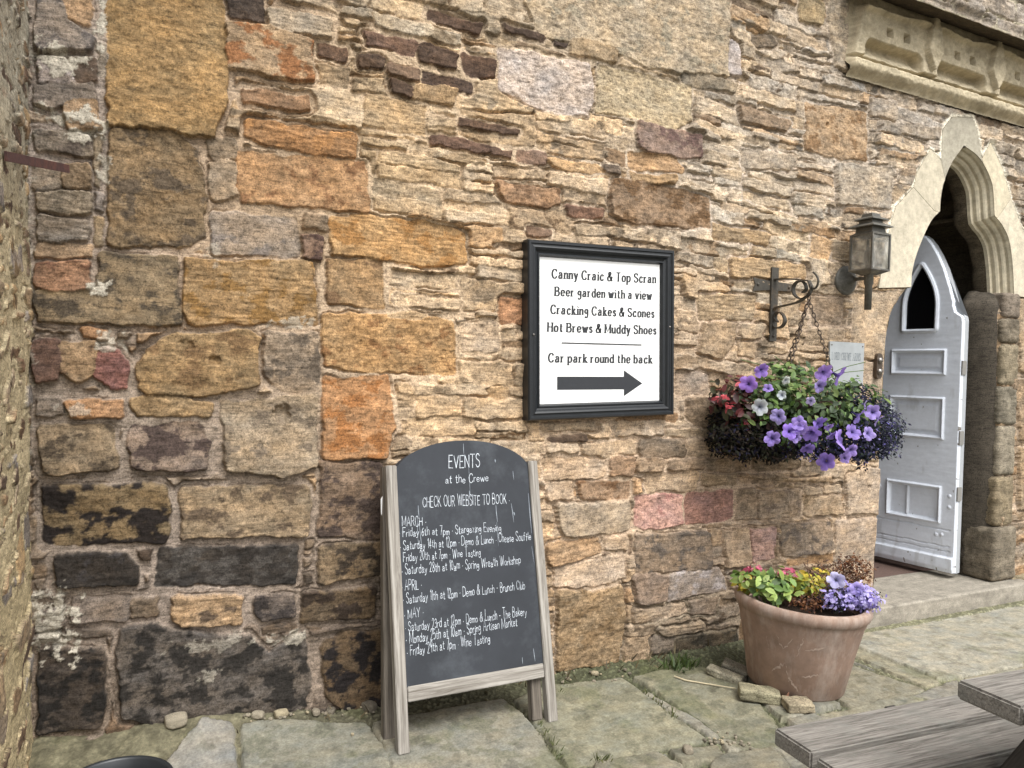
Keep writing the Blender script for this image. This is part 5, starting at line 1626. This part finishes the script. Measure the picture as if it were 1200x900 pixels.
# salt-bloom scribbles on the pot, running over its surface
V_, F = [], []
def potpt(a, z, off=.0012):
    r_ = np.interp(z, [0, .012, POTH*.5, POTH-.10], [RB-.01, RB, RB+(RT-RB)*.5, RT-.012])+off
    return Mp @ Vector((r_*math.cos(a), r_*math.sin(a), z))
rg = random.Random(12)
def scrib(a, z, da, dz, w):
    n = 10; k = len(V_); q = 0
    for i in range(n+1):
        t = i/n; aa = a+da*t+rg.gauss(0, .012); z_ = z+dz*t+rg.gauss(0, .004)
        ww = w*(.3+.7*math.sin(math.pi*t))
        V_.extend([tuple(potpt(aa, z_-ww)), tuple(potpt(aa, z_+ww))])
    for i in range(n): F.append((k+2*i, k+2*i+1, k+2*i+3, k+2*i+2))
va = math.atan2(CAMPOS[1]-pc[1], CAMPOS[0]-pc[0])
for a, z, da, dz, w in ((-.35,.30,.10,-.08,.004),(-.25,.24,.16,.06,.004),(-.02,.22,.08,.09,.005),(.12,.25,.35,.03,.005),(-.45,.12,.25,.05,.006),(-.2,.17,.1,-.09,.005),(-.1,.10,.15,-.05,.006),(.1,.12,.3,.02,.004),(-.55,.28,.05,-.07,.003)):
    scrib(va+a, z, da, dz, w)
mesh_obj("salt_streaks", V_, F, plain("salt bloom", hx('a39082'), rough=.95, var=.3), pot, smooth=False)
PD_ = float(np.dot(np.array([pc[0], pc[1], POTH])-CAMPOS, _f))
def ppos(px, py, fwd=0.0): return onF(px, py, PD_-fwd)
g1 = thing("geranium_plant", "bright green leafy plant with pink flowers at the left side of the terracotta pot", "plant", tuple(ppos(905, 705)))
foliage("foliage", [(ppos(908, 688, .08), .11, .10, .07, 2), (ppos(884, 680, .04), .08, .1, .06, 1), (ppos(930, 684, .0), .09, .1, .06, 1)], 200, .058, ['5c7a34', '6e8c40', '4a662a', '86984a', '94a85a'], M_LEAF, g1, 31)
for px, py in ((886,667), (923,671), (878,672)):
    foliage("flower", [(ppos(px, py, .0), .035, .03, .022)], 26, .03, ['c8607c', 'd87a92', 'b84c68'], M_PETAL, g1, px)
bm = bmesh.new()
for k in range(12):
    tube(bm, [Vector(ppos(900+rgs.uniform(-14, 20), 712)), Vector(ppos(rgs.uniform(878, 930), rgs.uniform(668, 690), .04))], .003, 5)
bm_obj("stem", bm, plain("pale green stems", hx('6c7a44'), rough=.7), g1)
g2 = thing("yellow_plant", "yellowing leafy plant between the pink and lilac flowers in the terracotta pot", "plant", tuple(ppos(945, 705)))
foliage("foliage", [(ppos(945, 686, .06), .07, .08, .05, 2), (ppos(882, 686, .02), .06, .08, .05, 1), (ppos(966, 678, -.04), .05, .06, .05, .8)], 300, .036, ['a89a34', 'b8a83c', '8f9438', '7f8a34', 'b59a2e'], M_LEAF, g2, 32)
g3 = thing("withered_plant", "withered reddish brown plant with thin dry stems at the back of the terracotta pot", "plant", tuple(ppos(970, 705)))
foliage("foliage", [(ppos(950, 702, .10), .13, .10, .04, 1.4), (ppos(965, 676, -.08), .08, .08, .07, .8), (ppos(1000, 668, -.10), .10, .08, .07, 2)], 1500, .02,
        ['4a2c20', '5c3a24', '3a261e', '6b4a34', '7a5a44', '4c3a34'], M_TINY, g3, 33, tv=TINY_V, tf=TINY_F, vcol=None)
bm = bmesh.new()
for k in range(40):
    a = Vector(ppos(rgs.uniform(930, 1010), 706, rgs.uniform(-.1, .15))); e = Vector(ppos(rgs.uniform(940, 1022), rgs.uniform(655, 690), rgs.uniform(-.12, .1)))
    mid = (a+e)/2+Vector((rgs.uniform(-.04, .04), rgs.uniform(-.04, .04), .02))
    tube(bm, [Vector(q) for q in catmull([a, mid, e], 4)], .0018, 4)
bm_obj("stem", bm, plain("dry stems", hx('5a4436'), rough=.9), g3)
g4 = thing("lilac_lobelia", "pale lilac lobelia and white petunia spilling over the pot rim towards the doorstep", "plant", tuple(ppos(1000, 705)))
foliage("foliage", [(ppos(978, 702, .12), .075, .08, .055, 2), (ppos(1006, 700, .06), .09, .09, .06, 1.5)], 1500, .018, ['343048', '2c2c3a', '4a4560', '3c4238'], M_TINY, g4, 35, tv=TINY_V, tf=TINY_F, vcol=None)
foliage("blossom", [(ppos(1008, 700, .12), .085, .09, .065, 3), (ppos(980, 703, .17), .07, .06, .045, 1)], 520, .024, ['b4a8dc', 'a296d2', 'c6bee8', '8c80c0'], M_PETAL, g4, 36, tv=LEAF_V, tf=LEAF_F, vcol=None)
for px, py, s, c in ((980,680,10,'c8c4ec'), (1004,690,8,'b4a4e4'), (1016,702,8,'a694dc'), (996,706,8,'b0a0e0')):
    petunia(g4, ppos(px, py, .16), s*PD_/FOC, toCam+np.array([random.uniform(-.3, .3), 0, random.uniform(0, .5)]), c)

# ------------------------------------------------------------------ weeds
def blades(name, spots, per, hgt, cols, label, cat, stuff=False, spread=.02, seed=3):
    rg = np.random.default_rng(seed)
    C, Rm, cc = [], [], []
    for (x, y, z) in spots:
        for k in range(per):
            C.append((x+rg.normal(0, spread), min(y+rg.normal(0, spread), -.02), z))
            d = np.array([rg.normal(0, .5), rg.normal(0, .5)-.15, 1]); d /= np.linalg.norm(d)
            w = np.cross(d, rg.normal(size=3)); w /= np.linalg.norm(w); nn = np.cross(d, w)
            Rm.append(np.stack([d, w, nn], -1)*hgt*rg.uniform(.5, 1.3)); cc.append(hx(cols[rg.integers(len(cols))])*rg.uniform(.7, 1.2))
    tv = [(0, .06, 0), (0, -.06, 0), (.55, .06, .06), (.55, -.06, .06), (1, 0, .22)]
    o = scatter(name, tv, [(0, 1, 3, 2), (2, 3, 4)], np.array(C), np.array(Rm), np.array(cc), M_LEAF)
    tag(o, label, cat)
    if stuff: o['kind'] = 'stuff'
    return o
def gp(px, py):
    p = onZ(px, py); return (p[0], min(p[1], -.03), ground_z(p[0], p[1])-.004)
blades("weed", [gp(788, 783), gp(800, 780), gp(808, 782), gp(795, 786)], 22, .07, ['4a5a30', '3c4c28', '5a6a3c'], "green weed growing at the wall foot between chalkboard and pot", "weed", spread=.03)
blades("joint_grass", [gp(628+k*4, 842+k*6) for k in range(8)]+[gp(755+k*6, 812+k*5) for k in range(7)]+[gp(700+k*3, 896) for k in range(5)]+[gp(665, 805), gp(656, 812)], 9, .028, ['5a6238', '6a6c42', '4c5430'],
       "short grass tufts growing in the joints of the flagstones", "grass", True, .012, 5)
rgx = np.random.default_rng(6)
blades("dry_litter", [(rgx.uniform(-.2, 2.9), rgx.uniform(-.12, -.03), .01) for k in range(40)], 3, .05, ['6a5c44', '8a7c60', '4c4434'], "dry grass litter along the foot of the wall", "litter", True, .03, 8)

# ------------------------------------------------------------------ picnic table at the lower right
s0, s1 = onZ(907, 853, .45), onZ(1107, 815.5, .45)
tdir = (s1-s0); tdir[2] = 0; tdir /= np.linalg.norm(tdir)
tside = np.array([tdir[1], -tdir[0], 0])          # towards the viewer
pt = thing("picnic_table", "weathered silver grey wooden picnic table with a two plank bench seat at lower right", "picnic table", tuple(s0*[1, 1, 0]+tdir*.8+tside*.8))
LT = 1.75
def pick(a, b_, z, L=LT, w=.155, t=.045, name="plank", mat=M_BENCH, off=0):
    c = s0+tdir*(L/2+a)+tside*b_; c = np.array([c[0], c[1], z-t/2])
    return plank(name, L, w, t, frame_matrix(c, tdir, -tside, np.array([0, 0, 1])), mat, pt, bev=.006)
sw = abs(np.dot(onZ(952, 881, .45)-s0, tside))
pick(.0, sw/2, .45, w=sw, t=.052, name="seat_plank")
pick(-.01+.0, sw*1.5+.028, .45, w=sw, t=.052, name="seat_plank")
t0 = onZ(1120, 796, .75); ta = float(np.dot(t0-s0, tdir)); tb = float(np.dot(t0-s0, tside))
for k in range(4):
    pick(ta, tb+.085+k*.172, .75, w=.165, t=.048, name="tabletop_plank")
for k in range(2):
    pick(.0, tb*2+.69-sw*(.5+k)-.014*k-0, .45, w=sw, t=.052, name="seat_plank")
cen = tb+.345
for a in (ta+.32, LT-.30):
    def leg(b0, z0, b1, z1, name="leg", w=.095, t=.045, da=0):
        p0 = s0+tdir*(a+da)+tside*b0; p1 = s0+tdir*(a+da)+tside*b1
        p0 = np.array([p0[0], p0[1], z0]); p1 = np.array([p1[0], p1[1], z1])
        ax_ = (p1-p0)/np.linalg.norm(p1-p0); nn = tdir; sd2 = np.cross(nn, ax_)
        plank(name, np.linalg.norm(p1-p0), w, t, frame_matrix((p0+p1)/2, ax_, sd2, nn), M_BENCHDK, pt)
    leg(cen-.62, .0, cen-.22, .70); leg(cen+.62, .0, cen+.22, .70)
    leg(cen-.86, .365, cen+.86, .365, "seat_bearer", da=.048); leg(cen-.33, .655, cen+.33, .655, "top_bearer", da=.048)

# ------------------------------------------------------------------ black tub at lower left
tub = thing("black_tub", "black plastic planter tub of dark soil at the bottom left corner", "planter", (-.05, -.66, 0))
q0 = onZ(130, 889.5, .22)
TR = .165; tcx, tcy = float(q0[0])+.015, float(q0[1])-TR*.97
bm = bmesh.new(); lathe(bm, [(0, 0), (.12, 0), (TR-.012, .20), (TR, .205), (TR, .22), (TR-.008, .222), (TR-.014, .215), (TR-.02, .17)], 48, Matrix.Translation((tcx, tcy, .0))); bm_obj("rim_and_wall", bm, M_PLASTIC, tub, smooth=True)
bm = bmesh.new(); lathe(bm, [(TR-.016, .18), (.06, .186), (0, .188)], 32, Matrix.Translation((tcx, tcy, .0))); bm_obj("soil", bm, M_SOIL, tub, smooth=True)
